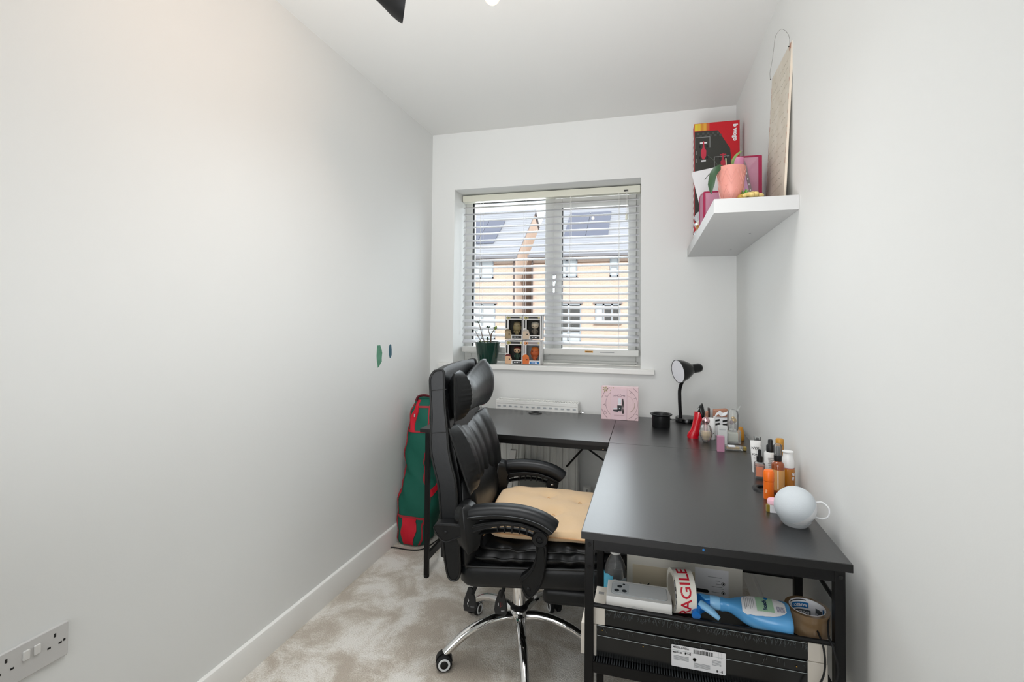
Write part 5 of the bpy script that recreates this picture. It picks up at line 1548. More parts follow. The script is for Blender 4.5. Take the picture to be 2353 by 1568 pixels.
MB().tube(smooth_pts([(-0.058, 0, 0.006), (-0.080, -0.03, 0.010), (-0.10, -0.05, 0.028), (-0.095, -0.10, 0.004), (-0.05, -0.02, 0.004)], 6)[:19], 0.002, 6).build('cable', RUBBER, dl)

# red stiletto-shaped bottle with black cap
rb_ = thing('red_perfume_bottle', 'tall glossy red perfume bottle shaped like a boot with a pointed black cap', 'perfume', (0.197, 2.330, TZ))
RG = mat('red_glass', '#c4041c', 0.08, coat=1.0)
secs_ = [(0.0, -0.004, 0.024, 0.012), (0.010, -0.005, 0.0245, 0.013), (0.022, 0.001, 0.019, 0.013), (0.040, 0.006, 0.0135, 0.013), (0.070, 0.012, 0.0125, 0.013), (0.092, 0.018, 0.014, 0.014), (0.105, 0.022, 0.0155, 0.014), (0.118, 0.024, 0.016, 0.013)]
MB().rings([[(xc + hx_ * (1.0 if z < 0.02 else 1.42) * math.cos(2 * PI * j / 24), hy * math.sin(2 * PI * j / 24), z) for j in range(24)] for z, xc, hx_, hy in secs_]).build('glass_body', RG, rb_)
capx = [(0.088, 0.034, 0.006, 0.010), (0.100, 0.034, 0.0115, 0.0146), (0.115, 0.031, 0.016, 0.0150), (0.130, 0.028, 0.014, 0.012), (0.145, 0.031, 0.008, 0.008), (0.156, 0.033, 0.0015, 0.002)]
MB().rings([[(xc + hx_ * math.cos(2 * PI * j / 24), hy * math.sin(2 * PI * j / 24), z) for j in range(24)] for z, xc, hx_, hy in capx]).build('cap', BLACKG, rb_)
MB().cbox((0.016, -0.008, 0.126), (0.004, 0.003, 0.022), (0, R(28), 0)).build('cap_trim', CHROME, rb_, bevel=0.001)

# faceted oval glass bottle with a mirrored pink ball stopper
ob = thing('oval_glass_bottle', 'oval clear glass perfume bottle with a mirrored pink ball stopper', 'perfume', (0.2405, 2.275, TZ))
MB().lathe([(0.0, 0.0), (0.010, 0.001), (0.020, 0.012), (0.0265, 0.030), (0.0270, 0.040), (0.022, 0.060), (0.015, 0.073), (0.0, 0.075)], n=8).build('glass_body', CLEARG, ob, smooth=0)
MB().lathe([(0.0, 0.006), (0.012, 0.010), (0.020, 0.028), (0.019, 0.045), (0.0, 0.046)], n=8).build('amber_juice', mat('amber_gold_liquid', '#c9ab74', 0.2), ob, smooth=0)
MB().ell((0, 0, 0.090), 0.0165, 0.0165, 0.0165, 24, 16).build('ball_stopper', mat('mirror_pink', '#e6bcc0', 0.05, 1.0), ob)
MB().lathe([(0.007, 0.044), (0.008, 0.060), (0.006, 0.078)], n=14).build('neck', mat('mirror_pink'), ob)

wbt = bottle('white_bottle', 'white matte bottle with black speckled print standing behind the oval glass bottle', 'bottle', (0.2700, 2.335, TZ),
             [('body', WHITE, [(0.0, 0), (0.015, 0), (0.016, 0.002), (0.016, 0.088), (0.014, 0.092), (0.0, 0.093)], 0.8)], 24)
for i in range(5):
    MB().cbox((0.001 + 0.006 * math.sin(i * 2), -0.0155, 0.022 + 0.006 * (i % 3)), (0.003, 0.0008, 0.003)).build('speck_print', INK, wbt, smooth=0)
gbx = thing('silver_box', 'silver and white slim box standing behind the mauve box', 'box', (0.303, 2.250, TZ))
MB().box(-0.018, 0.018, -0.008, 0.012, 0, 0.078).build('carton', mat('silver_white_card', '#cfd0cf', 0.35), gbx, smooth=0, bevel=0.001)
decal('print_line', rect(0.026, 0.0016, 0, 0.062), (0, -0.008, 0), (1, 0, 0), (0, 0, 1), GREYINK, gbx)
decal('print_mark', rect(0.002, 0.006, -0.004, 0.030), (0, -0.008, 0), (1, 0, 0), (0, 0, 1), INK, gbx)
decal('print_mark', rect(0.002, 0.006, 0.004, 0.030), (0, -0.008, 0), (1, 0, 0), (0, 0, 1), INK, gbx)
mvb = tag(MB().box(-0.0137, 0.0137, -0.009, 0.009, 0, 0.061).build('mauve_box', mat('mauve_card', '#b07c94', 0.45), smooth=0, bevel=0.0008), 'small mauve box standing in front of the perfume bottles', 'box')
mvb.location = (0.2797, 2.125, TZ)
# tall clear bottle with floral stopper
tb = thing('tall_glass_bottle', 'tall clear glass perfume bottle with gold flower inside, nearest the right wall', 'perfume', (0.3480, 2.275, TZ))
MB().prism(rect(0.060, 0.034), 0.0, 0.058, None).build('glass_base', CLEARG, tb, smooth=0, bevel=0.004)
MB().prism(rect(0.040, 0.020), 0.008, 0.050, None).build('inner_juice', mat('pale_green_juice', '#dfe2d6', 0.1), tb, smooth=0, bevel=0.006)
MB().lathe([(0.0, 0.058), (0.020, 0.059), (0.0225, 0.075), (0.0225, 0.125), (0.018, 0.140), (0.0, 0.146)], n=24).build('glass_cap', CLEARG, tb)
for i, (x, z, w_) in enumerate(((0.004, 0.098, 0.011), (-0.004, 0.090, 0.009), (0.001, 0.108, 0.007))):
    MB().ell((x, 0, z), w_, 0.006, w_ * 1.1, 12, 8, Euler((0, 0.5 * i, 0)).to_matrix().to_4x4()).build('flower_petal', GOLD if i != 1 else mat('plum_petal', '#6a4a58', 0.4), tb)
MB().tube([(0, 0, 0.045), (0.001, 0, 0.09)], 0.004, 8).build('spray_tube', CHROME, tb)
MB().prism([(0.010, 0.138), (0.022, 0.140), (0.030, 0.162)], -0.002, 0.002, Matrix(((1, 0, 0, 0), (0, 0, 1, 0), (0, 1, 0, 0), (0, 0, 0, 1)))).build('clear_leaf', CLEARG, tb, smooth=0)
# amber bottle lying down
ab = thing('lying_gold_bottle', 'flat clear and gold bottle lying on its side in front of the tall glass bottle', 'perfume', (0.337, 2.160, TZ), R(6))
MB().box(-0.036, 0.030, -0.012, 0.012, 0.0, 0.018).build('glass_body', CLEARG, ab, smooth=0, bevel=0.004)
MB().box(-0.031, 0.018, -0.008, 0.008, 0.004, 0.014).build('gold_juice', mat('gold_liquid', '#c0982c', 0.12, 0.4), ab, smooth=0, bevel=0.003)
MB().box(0.031, 0.044, -0.010, 0.010, 0.001, 0.017).build('cap', mat('clear_amber_cap', '#a08a4a', 0.1, 0.3), ab, smooth=0, bevel=0.003)
MB().box(-0.026, 0.0, -0.0125, 0.008, 0.0145, 0.0188).build('label', PAPER, ab, smooth=0)
# tan clutch / palette wedge behind the perfumes
cl_ = thing('tan_pouch', 'tan leather pouch with a silver clasp behind the perfume bottles', 'pouch', (0.262, 2.505, TZ))
MB().prism([(-0.004, 0.0), (0.105, 0.0), (0.105, 0.100), (0.092, 0.110), (0.02, 0.100), (-0.006, 0.084)], -0.012, 0.012, Matrix(((1, 0, 0, 0), (0, 0, 1, 0), (0, 1, 0, 0), (0, 0, 0, 1)))).build('pouch_body', mat('tan_leather', '#b5826a', 0.5), cl_, smooth=30, bevel=0.004)
MB().box(0.012, 0.020, -0.0135, 0.013, 0.03, 0.108).build('dark_band', mat('dark_brown_trim', '#3c2a28', 0.4), cl_, smooth=0)
MB().box(0.020, 0.032, -0.0140, 0.013, 0.03, 0.106).build('clasp', mat('silver_satin', '#c4c4c2', 0.3, 0.8), cl_, smooth=0)
# white flap / receipt
rc = thing('white_paper', 'crumpled white paper slip resting on the striped box behind the perfumes', 'paper', (0.318, 2.43, TZ + 0.083))
MB().rings([[(x, -0.018, z), (x, -0.0175, z + 0.001), (x + 0.01, 0.012, z + 0.012), (x + 0.01, 0.012, z + 0.010)] for x, z in ((-0.026, 0.0), (-0.010, 0.014), (0.004, 0.004), (0.020, 0.010), (0.036, 0.022))]).build('slip', PAPER, rc, smooth=0)
bw = thing('striped_box', 'black and white striped box behind the silver box', 'box', (0.320, 2.43, TZ))
MB().box(-0.030, 0.030, -0.018, 0.014, 0, 0.080).build('carton', PAPER, bw, smooth=0)
for (x0_, x1_, z0_) in ((-0.029, -0.006, 0.044), (-0.029, -0.006, 0.061), (0.006, 0.029, 0.044), (0.006, 0.029, 0.061)):
    decal('stripe', [(x0_, z0_), (x1_, z0_ + 0.006), (x1_, z0_ + 0.015), (x0_, z0_ + 0.009)], (0, -0.018, 0), (1, 0, 0), (0, 0, 1), INK, bw)
# amber bottle peeking from behind
bottle('amber_flask', 'amber flask half hidden behind the tall glass bottle by the right wall', 'bottle', (0.3925, 2.360, TZ),
       [('body', mat('amber_plastic', '#c98a2c', 0.3), [(0.0, 0), (0.014, 0), (0.016, 0.004), (0.014, 0.035), (0.008, 0.055), (0.0, 0.057)])])

# ---- toiletries by the wall
nx_ = thing('white_tube', 'white squeeze tube with black lettering standing on its cap behind the dropper bottle', 'tube', (0.3585, 1.872, TZ))
rs = []
for z, w_, d_ in ((0.0, 0.010, 0.010), (0.018, 0.0105, 0.0105), (0.020, 0.0115, 0.0115), (0.04, 0.0130, 0.0105), (0.075, 0.0155, 0.006), (0.100, 0.0172, 0.0022), (0.1075, 0.0176, 0.0012)):
    rs.append([(w_ * math.cos(2 * PI * j / 20), d_ * math.sin(2 * PI * j / 20), z) for j in range(20)])
MB().rings(rs).build('tube_body', WHITE, nx_)
text('NYX', 0.0115, (-0.0025, -0.0095, 0.083), (1, 0, 0), (0, -0.12, 1), INK, nx_, bold=0.0003)
text('PORE', 0.0085, (-0.002, -0.0105, 0.062), (1, 0, 0), (0, -0.1, 1), INK, nx_, bold=0.0002)
text('FILLER', 0.0045, (-0.002, -0.0118, 0.050), (1, 0, 0), (0, -0.1, 1), GREYINK, nx_)

ORG = mat('coral_label', '#d98a6c', 0.4)
bottle('pump_bottle', 'clear bottle with black pump mostly hidden behind the white tube', 'bottle', (0.3805, 1.955, TZ),
       [('body', mat('frosted_plastic', '#d8d8d8', 0.3), [(0.0, 0), (0.014, 0), (0.014, 0.070), (0.008, 0.078), (0.0, 0.078)]), ('pump', BLACKP, [(0.008, 0.078), (0.009, 0.092), (0.005, 0.094), (0.005, 0.099), (0.0, 0.099)]), ('clear_cap', CLEAR, [(0.011, 0.080), (0.012, 0.104), (0.0, 0.106)])])
dpb = bottle('dropper_bottle', 'small square dropper bottle with coral label and black rubber bulb', 'bottle', (0.3585, 1.806, TZ),
             [('glass_body', CLEAR, [(0.0, 0), (0.0148, 0), (0.0152, 0.002), (0.0152, 0.048), (0.012, 0.052), (0.0, 0.053)], 0.5), ('serum', mat('brown_serum', '#a05f48', 0.2), [(0.0, 0.006), (0.0138, 0.0065), (0.0138, 0.043), (0.0, 0.044)], 0.5),
              ('cap', GRM, [(0.0, 0.053), (0.0095, 0.053), (0.0095, 0.070), (0.0, 0.071)]), ('bulb', RUBBER, [(0.0068, 0.071), (0.0050, 0.075), (0.0050, 0.088), (0.0040, 0.093), (0.0, 0.095)])])
MB().box(-0.0135, 0.006, -0.0158, -0.0150, 0.008, 0.040).build('label', ORG, dpb, smooth=0)
spb = bottle('white_spray_bottle', 'white bottle with grey small print and a black screw cap', 'bottle', (0.4010, 1.852, TZ),
             [('body', WHITE, [(0.0, 0), (0.0180, 0), (0.0195, 0.003), (0.0195, 0.072), (0.017, 0.077), (0.0, 0.078)]), ('cap', GRM, [(0.0125, 0.077), (0.0128, 0.080), (0.0128, 0.098), (0.008, 0.103), (0.0075, 0.116), (0.006, 0.119), (0.0, 0.119)])])
for i in range(9):
    MB().cbox((-0.002, -0.0196, 0.060 - 0.006 * i), (0.020 - 0.002 * (i % 3), 0.0006, 0.0012)).build('small_print', GREYINK, spb, smooth=0)
AMB = mat('amber_bottle', '#b9741f', 0.12, coat=0.7); AMBD = mat('amber_bottle_dark', '#8a4420', 0.12, coat=0.7)
bottle('tan_capped_bottle', 'slim tan bottle with a golden cap standing behind the others by the wall', 'bottle', (0.4190, 1.806, TZ),
       [('body', mat('golden_tan', '#bd8a4a', 0.3), [(0.0, 0), (0.0120, 0), (0.0125, 0.112), (0.0, 0.113)]), ('cap', mat('caramel_cap', '#c08a34', 0.3), [(0.0118, 0.113), (0.0125, 0.115), (0.0125, 0.130), (0.010, 0.134), (0.0, 0.135)])])
asb = bottle('amber_spray_bottle', 'tall amber face mist bottle with black spray head under a clear cap', 'bottle', (0.3815, 1.668, TZ),
             [('body', AMBD, [(0.0, 0), (0.0175, 0), (0.0180, 0.003), (0.0180, 0.012), (0.0182, 0.082), (0.016, 0.090), (0.010, 0.096), (0.0, 0.097)]), ('label_sleeve', mat('amber_label_film', '#cf9a5c', 0.3), [(0.0184, 0.010), (0.0185, 0.011), (0.0185, 0.070), (0.0184, 0.071)]),
              ('collar', GRM, [(0.0105, 0.095), (0.0112, 0.097), (0.0112, 0.112), (0.007, 0.115), (0.0, 0.115)]), ('spray_head', mat('dark_grey_plastic', '#3a3c3c', 0.3), [(0.0065, 0.115), (0.0068, 0.134), (0.0055, 0.139), (0.0, 0.140)]), ('clear_cap', CLEAR, [(0.0108, 0.113), (0.0110, 0.143), (0.008, 0.147), (0.0, 0.148)])])
MB().cbox((-0.004, -0.0188, 0.042), (0.0035, 0.0006, 0.055)).build('white_label_bar', mat('cream_ink', '#ecd9c0', 0.4), asb, smooth=0)
pmb = bottle('orange_pump_bottle', 'orange serum bottle with a white pump cap and white letters beside the wall', 'bottle', (0.4200, 1.712, TZ),
             [('body', AMB, [(0.0, 0), (0.0185, 0), (0.0195, 0.003), (0.0195, 0.058), (0.018, 0.066), (0.0, 0.067)]), ('base_tint', AMBD, [(0.0186, 0.0), (0.0197, 0.003), (0.0197, 0.014), (0.0196, 0.015)]), ('pink_band', mat('rose_clear', '#c97a72', 0.2), [(0.0180, 0.060), (0.0184, 0.067), (0.0, 0.069)]),
              ('cap', WHITE, [(0.0175, 0.068), (0.0175, 0.090), (0.0140, 0.102), (0.0130, 0.112), (0.0155, 0.114), (0.0155, 0.117), (0.0, 0.118)])])
text('N', 0.013, (0.0095, -0.0186, 0.050), (1, 0.5, 0), (0, 0, 1), PAPER, pmb, bold=0.0006)
text('E', 0.013, (0.0095, -0.0186, 0.037), (1, 0.5, 0), (0, 0, 1), PAPER, pmb, bold=0.0006)
OR2 = mat('bright_orange', '#f0701a', 0.3)
stk = bottle('orange_stick', 'bright orange balm stick standing in front of the amber bottles', 'cosmetic stick', (0.3420, 1.602, TZ),
             [('tube', OR2, [(0.0, 0), (0.0135, 0), (0.0140, 0.002), (0.0140, 0.052), (0.0, 0.053)]), ('cap', OR2, [(0.0145, 0.053), (0.0148, 0.055), (0.0146, 0.078), (0.012, 0.083), (0.0, 0.084)])])
text('SPF', 0.007, (-0.0085, -0.0125, 0.024), (0.2, 0, 1), (-0.9, 0.5, 0.2), mat('pale_orange_ink', '#ffc89a', 0.4), stk, bold=0.0002)
ppt = thing('pink_lidded_pot', 'small white pot with pink lid and gold corner tab behind the speaker', 'jar', (0.333, 1.500, TZ))
MB().lathe([(0.0, 0.0), (0.0150, 0), (0.0155, 0.020), (0.0, 0.021)], n=24).build('jar_body', WHITE, ppt)
MB().lathe([(0.0165, 0.021), (0.0165, 0.030), (0.014, 0.033), (0.0, 0.0335)], n=24).build('lid', mat('pale_pink_lid', '#eab8c6', 0.3), ppt)
MB().cbox((-0.0155, -0.006, 0.0095), (0.010, 0.010, 0.018)).build('gold_tab', mat('olive_gold', '#9a8430', 0.35, 0.4), ppt, smooth=0)
MB().cbox((0.0, -0.0152, 0.010), (0.026, 0.002, 0.019)).build('white_card', PAPER, ppt, smooth=0)

# smart speaker
spk = thing('smart_speaker', 'pale grey round smart speaker with fabric face at the right edge of the desk', 'speaker', (0.3640, 1.418, TZ))
FAB = mat('pale_blue_grey_fabric', '#c3c9cd', 0.9, bump=0.12, bscale=700)
SPW = mat('speaker_white', '#d9dadb', 0.35)
tiltM = Vector((-0.60, -0.26, 0.74)).to_track_quat('Z', 'Y').to_matrix().to_4x4()
rs_up = []; rs_lo = []
rr0 = 0.0495
for k in range(13):
    t_ = -0.16 + (PI / 2 + 0.16) * k / 12
    rs_up.append((rr0 * max(math.cos(t_), 1e-4), rr0 * 0.94 * math.sin(t_)))
for k in range(9):
    t_ = -PI / 2 * 0.97 + (PI / 2 * 0.97 - 0.16) * k / 8
    rs_lo.append((rr0 * math.cos(t_), rr0 * 0.94 * math.sin(t_)))
Mc = Matrix.Translation((0, 0, 0.0475)) @ tiltM
MB().lathe(rs_up, n=48, M=Mc).build('fabric_dome', FAB, spk)
MB().lathe(rs_lo, n=48, M=Mc).build('lower_shell', SPW, spk)
MB().lathe([(0.0, 0.0), (0.027, 0.0), (0.031, 0.004), (0.036, 0.012)], n=40).build('foot_ring', mat('speaker_grey', '#b9bcbe', 0.4), spk)
MB().tube(smooth_pts([(0.044, -0.006, 0.062), (0.058, -0.012, 0.066), (0.070, -0.02, 0.055), (0.068, -0.022, 0.036), (0.055, -0.016, 0.026), (0.042, -0.008, 0.028)], 6), 0.0022, 8).build('cable', SPW, spk)

# pink-framed round mirror behind the chair
mr = thing('round_mirror', 'round pink-framed table mirror on the desk, mostly hidden behind the chair', 'mirror', (-0.912, 2.640, TZ))
PNK = mat('dusty_pink_plastic', '#d49aa0', 0.35)
Mm = Matrix.Translation((-0.005, 0, 0.100)) @ Euler((R(82), 0, R(-14))).to_matrix().to_4x4()
tor = []
for j in range(40):
    a = 2 * PI * j / 40
    tor.append(Mm @ Vector((0.062 * math.cos(a), 0.062 * math.sin(a), 0)))
MB().tube(tor, 0.0055, 10, closed=True).build('frame', PNK, mr)
tor = [Mm @ Vector((0.053 * math.cos(2 * PI * j / 40), 0.053 * math.sin(2 * PI * j / 40), 0.003)) for j in range(40)]
MB().tube(tor, 0.003, 8, closed=True).build('inner_ring', PNK, mr)
MB().lathe([(0.0, -0.001), (0.053, -0.001), (0.053, 0.001), (0.0, 0.001)], n=40, M=Mm).build('mirror_glass', mat('mirror_silver', '#f2f2f2', 0.03, 1.0), mr)
MB().tube([(0, 0, 0.006), (0, 0, 0.040)], 0.005, 10).build('stem', CHROME, mr)
MB().lathe([(0.0, 0), (0.036, 0), (0.038, 0.004), (0.030, 0.009), (0.0, 0.011)], n=32).build('base', PNK, mr)

# ================================================================== things under the desk
def ledge(label, x0, x1, y0, y1, z0, z1, capL, capR, wrink):
    t = thing('wrapped_picture_ledge', label, 'picture ledge', (x0, y0, z0), 0, None)
    w_, d_, h_ = x1 - x0, y1 - y0, z1 - z0
    MB().box(capL * 0.5, w_ - capR * 0.5, 0.0012, d_ - 0.001, 0.001, h_ - 0.001).build('ledge_board', mat('black_lacquer', '#1b1c1c', 0.16), t, smooth=0, bevel=0.001)
    for xa, xb in ((0, capL), (w_ - capR, w_)):
        MB().box(xa, xb, 0, d_, 0, h_).build('cardboard_end', mat('cream_card', '#d6cfc4', 0.6), t, smooth=0, bevel=0.0015)
    # shrink film seams and creases
    rn = random.Random(int(h_ * 1e4))
    fm = MB()
    for i in range(wrink):
        x = capL + (w_ - capL - capR) * rn.random(); L_ = rn.uniform(0.004, 0.012)
        z_ = h_ - rn.uniform(0.0, 0.010)
        fm.tube([(x, -0.0006, z_), (x + rn.uniform(-0.004, 0.004), -0.0012, z_ - L_)], 0.00035, 4)
    fm.build('film_crease', mat('film_crease_grey', '#5c6162', 0.25), t, smooth=0)
    return t, w_, d_, h_


l1, w1, d1, hh1 = ledge('lower black picture ledge in clear film with white product label, on the mesh shelf', -0.160, 0.384, 1.2475, 1.362, 0.3910, 0.4675, 0.038, 0.040, 26)
FILM = mat('film_highlight', '#a9b0b0', 0.2)  # pale colour paints the film's highlights along its seams
MB().tube([(0.04, -0.0006, 0.0765), (0.16, -0.001, 0.0755), (0.30, -0.0008, 0.0762), (w1 - 0.04, -0.0008, 0.0755)], 0.0007, 5).tube([(0.04, -0.0006, 0.052), (0.20, -0.001, 0.0505), (w1 - 0.04, -0.0008, 0.050)], 0.0006, 5).build('film_seam_glint', FILM, l1)
for (x, z) in ((0.052, 0.066), (0.150, 0.044), (w1 - 0.062, 0.061)):
    MB().ell((x, -0.0008, z), 0.0016, 0.0008, 0.0016, 8, 6).build('film_blister', GOLD, l1)
LBL = (0.215, -0.0008, 0.012)
lb_ = decal('product_label', rrect(0.120, 0.050, 0.002, 0.060, 0.0255), LBL, (1, 0, 0), (0, 0, 1), PAPER, l1, 0.0004)
lb_['label'] = 'white product label with barcode'


def ll(poly, m=INK):
    return decal('label_print', poly, (LBL[0], LBL[1] - 0.0005, LBL[2]), (1, 0, 0), (0, 0, 1), m, l1, 0.0003)


text('MOSSLANDA', 0.0062, (LBL[0] + 0.003, LBL[1] - 0.0010, LBL[2] + 0.0455), (1, 0, 0), (0, 0, 1), INK, l1, bold=0.00006, align='LEFT')
text('302.921.03', 0.0046, (LBL[0] + 0.003, LBL[1] - 0.0010, LBL[2] + 0.0340), (1, 0, 0), (0, 0, 1), INK, l1, bold=0.0002, align='LEFT')
rb2 = random.Random(8); x = 0.050
while x < 0.091:
    wv_ = rb2.choice((0.0006, 0.0012, 0.0018)); ll(rect(wv_, 0.009, x, 0.0425)); x += wv_ + rb2.choice((0.0008, 0.0012))
for (x0_, z0_) in ((0.030, 0.0345), (0.100, 0.0065)):
    ll([(x0_, z0_ + 0.002), (x0_ + 0.002, z0_ + 0.003), (x0_ + 0.003, z0_), (x0_ + 0.002, z0_ - 0.003), (x0_, z0_ - 0.002)]); ll(rect(0.009, 0.0008, x0_ + 0.0065, z0_)); ll(rect(0.0025, 0.006, x0_ + 0.012, z0_))
ll([(0.052 + 0.0042 * math.cos(R(a)), 0.024 + 0.0042 * math.sin(R(a))) for a in range(0, 330, 30)]); ll(circ(0.0024, 0.052, 0.024, 10), PAPER)
for i in range(5):
    ll(rect(0.034, 0.0009, 0.022, 0.026 - i * 0.0022), GREYINK); ll(rect(0.036, 0.0009, 0.068, 0.016 - i * 0.0022), GREYINK)
    ll(rect(0.020, 0.0009, 0.100, 0.030 - i * 0.0026), GREYINK)
for i in range(3):
    ll(rect(0.0012, 0.014, 0.104 + i * 0.0035, 0.0420), mat('pale_grey_ink', '#c2c3c4', 0.6))

l2, w2, d2, hh2 = ledge('upper black picture ledge in crinkled clear film, lying on the lower one', -0.1315, 0.383, 1.2480, 1.352, 0.4685, 0.5085, 0.030, 0.038, 190)
MB().tube([(0.03, -0.0006, hh2 - 0.0005), (0.14, -0.001, hh2), (0.30, -0.0008, hh2 - 0.001), (w2 - 0.04, -0.0008, hh2 - 0.001)], 0.0006, 5).build('film_seam_glint', FILM, l2)
text('6/9', 0.012, (0.014, 0.012, hh2 + 0.0004), (1, 0, 0), (0, 1, 0), INK, l2)
for i in range(4):
    MB().box(0.008, 0.022, 0.066 + i * 0.003, 0.0675 + i * 0.003, hh2, hh2 + 0.0004).build('end_print', GREYINK, l2, smooth=0)
MB().box(w2 - 0.028, w2 - 0.012, 0.03, 0.05, hh2, hh2 + 0.0004).build('end_print', GREYINK, l2, smooth=0)

UZ = 0.509
# phone box
ph = thing('phone_box', 'flat white phone box with a phone pictured on its lid, on the wrapped ledges', 'box', (-0.099, 1.2550, UZ), R(1.0))
MB().box(0, 0.156, 0, 0.080, 0, 0.030).build('carton', WHITE, ph, smooth=0, bevel=0.001)
TOPM = ((0, 0, 0.030), (1, 0, 0), (0, 1, 0))


def pd(name, poly, m, off=0.0):
    return decal(name, poly, (0, 0, 0.030 + off), (1, 0, 0), (0, 1, 0), m, ph, 0.0004)


pd('phone_print', rrect(0.136, 0.060, 0.010, 0.079, 0.042), mat('phone_edge_grey', '#aeb4b8', 0.4))
pd('phone_back_print', rrect(0.133, 0.057, 0.009, 0.079, 0.042), mat('phone_pale', '#dfe3e5', 0.35), 0.0003)
pd('camera_block_print', rrect(0.040, 0.050, 0.008, 0.034, 0.042), mat('phone_cam_grey', '#cdd3d6', 0.35), 0.0006)
for (x, y, r) in ((0.024, 0.030, 0.0062), (0.031, 0.050, 0.0062), (0.043, 0.031, 0.0062), (0.041, 0.062, 0.0032)):
    pd('lens_print', circ(r, x, y, 18), mat('lens_dark', '#3a4044', 0.2), 0.0009)
text('iPhone', 0.009, (0.075, -0.0003, 0.011), (1, 0, 0), (0, 0, 1), mat('silver_foil_text', '#d0d2d4', 0.3), ph)

# fragile tape roll
ft = thing('fragile_tape', 'roll of white tape with red FRAGILE lettering standing on edge', 'tape', (0.0800, 1.296, UZ), R(12))
TM = Matrix.Translation((0, 0, 0.0495)) @ Euler((0, R(90), 0)).to_matrix().to_4x4()
MB().lathe([(0.038, -0.023), (0.0493, -0.023), (0.0493, 0.023), (0.038, 0.023), (0.038, -0.023)], n=56, M=TM).build('tape_roll', mat('tape_white', '#e3e0d6', 0.3), ft, smooth=30)
MB().lathe([(0.0365, -0.0235), (0.0380, -0.0235), (0.0380, 0.0235), (0.0365, 0.0235), (0.0365, -0.0235)], n=48, M=TM).build('cardboard_core', mat('core_card', '#c9c2b4', 0.7), ft, smooth=30)


def wrap_text(body, size, radius, a_centre, parent, m, xoff=0.0, spread=1.0, bold=0.0):
    """letters wrapped around the roll: reading direction runs up the outside"""
    objs = text(body, size, (0, 0, 0), (1, 0, 0), (0, 1, 0), m, parent, bold=bold, xs=spread)
    me = objs.data
    bmx = bmesh.new(); bmx.from_mesh(me)
    bmesh.ops.subdivide_edges(bmx, edges=[e_ for e_ in bmx.edges if e_.calc_length() > 0.004], cuts=3)
    for v in bmx.verts:
        s_ = v.co.x; w_ = v.co.y; dz = v.co.z
        a = a_centre + s_ / radius
        r = radius + 0.0003 + dz
        # angle 0 is the front (-y), increasing upwards
        v.co = Vector((-w_ + xoff, -r * math.cos(a), 0.0495 + r * math.sin(a)))
    bmx.to_mesh(me); bmx.free()
    return objs


wrap_text('FRAGILE', 0.035, 0.0493, R(10), ft, REDINK, bold=0.0005, spread=1.12)
MB().tube([(-0.0239, -0.026, 0.082), (-0.0239, -0.0385, 0.060), (-0.0239, -0.043, 0.040), (-0.0239, -0.038, 0.020)], 0.0008, 5).build('tape_edge_print', GREYINK, ft)
for i in range(5):
    a = R(50 - i * 20)
    text('D', 0.011, (-0.0237, -0.0435 * math.cos(a), 0.0495 + 0.0435 * math.sin(a)), (0, -0.17, -0.98) if False else (0, -1, 0), (0, 0, 1), INK, ft, bold=0.0003)

# blue trigger spray bottle lying down
bs = thing('blue_spray_bottle', 'blue cleaning spray bottle with green and white label lying on its side', 'spray bottle', (0.123, 1.303, UZ + 0.006), rot=(R(11), 0, R(-3)))
bs.scale = (0.96, 0.92, 0.96)
BLU = mat('sky_blue_plastic', '#5aa4dc', 0.28, coat=0.3); BLD = mat('strong_blue_plastic', '#1e74c8', 0.3); BLL = mat('light_blue_plastic', '#8cc4ec', 0.3)
bsec = [(0.045, 0.0135, 0.0130, 0), (0.052, 0.0150, 0.0145, 0), (0.060, 0.0140, 0.0135, 0), (0.070, 0.0150, 0.0140, 0.0), (0.085, 0.024, 0.017, -0.002), (0.100, 0.033, 0.021, -0.006), (0.120, 0.040, 0.0235, -0.009), (0.150, 0.044, 0.025, -0.012), (0.180, 0.045, 0.026, -0.013), (0.196, 0.044, 0.026, -0.013), (0.203, 0.040, 0.023, -0.013)]
SS = smooth_pts([(a, b, c_) for a, b, c_, d_ in bsec], 4); SD = smooth_pts([(a, d_, 0) for a, b, c_, d_ in bsec], 4)


def srail(s_, d_, m_=28):
    ring = []
    for j in range(m_):
        a = 2 * PI * j / m_
        y = math.copysign(abs(math.cos(a)) ** 0.62, math.cos(a)) * s_.y; z = math.copysign(abs(math.sin(a)) ** 0.75, math.sin(a)) * s_.z
        ring.append((s_.x, y + d_.y, 0.0265 + z))
    return ring


MB().rings([srail(a, b) for a, b in zip(SS, SD)]).build('bottle_body', BLU, bs, smooth=60)


def body_top(x, y):
    k = min(range(len(SS)), key=lambda i: abs(SS[i].x - x)); s_ = SS[k]; d_ = SD[k]
    t_ = min(0.97, abs(y - d_.y) / s_.y)
    c_ = t_ ** (1 / 0.62); sn = math.sqrt(max(0, 1 - c_ * c_))
    return 0.0265 + s_.z * sn ** 0.75


def body_patch(name, x0_, x1_, ylo, yhi, m, off, nx2=18, ny2=10):
    mb = MB(); G = []
    for i in range(nx2 + 1):
        x = x0_ + (x1_ - x0_) * i / nx2; row = []
        for j in range(ny2 + 1):
            y = ylo(x) + (yhi(x) - ylo(x)) * j / ny2
            row.append(mb.bm.verts.new((x, y, body_top(x, y) + off)))
        G.append(row)
    for i in range(nx2):
        for j in range(ny2):
            mb._f([G[i][j], G[i + 1][j], G[i + 1][j + 1], G[i][j + 1]])
    return mb.build(name, m, bs, smooth=60)


def el(c_, hw, x0_, x1_):
    return lambda x: c_ + hw * (max(0.0, 1 - abs((x - (x0_ + x1_) / 2) / ((x1_ - x0_) / 2)) ** 2.6)) ** 0.45


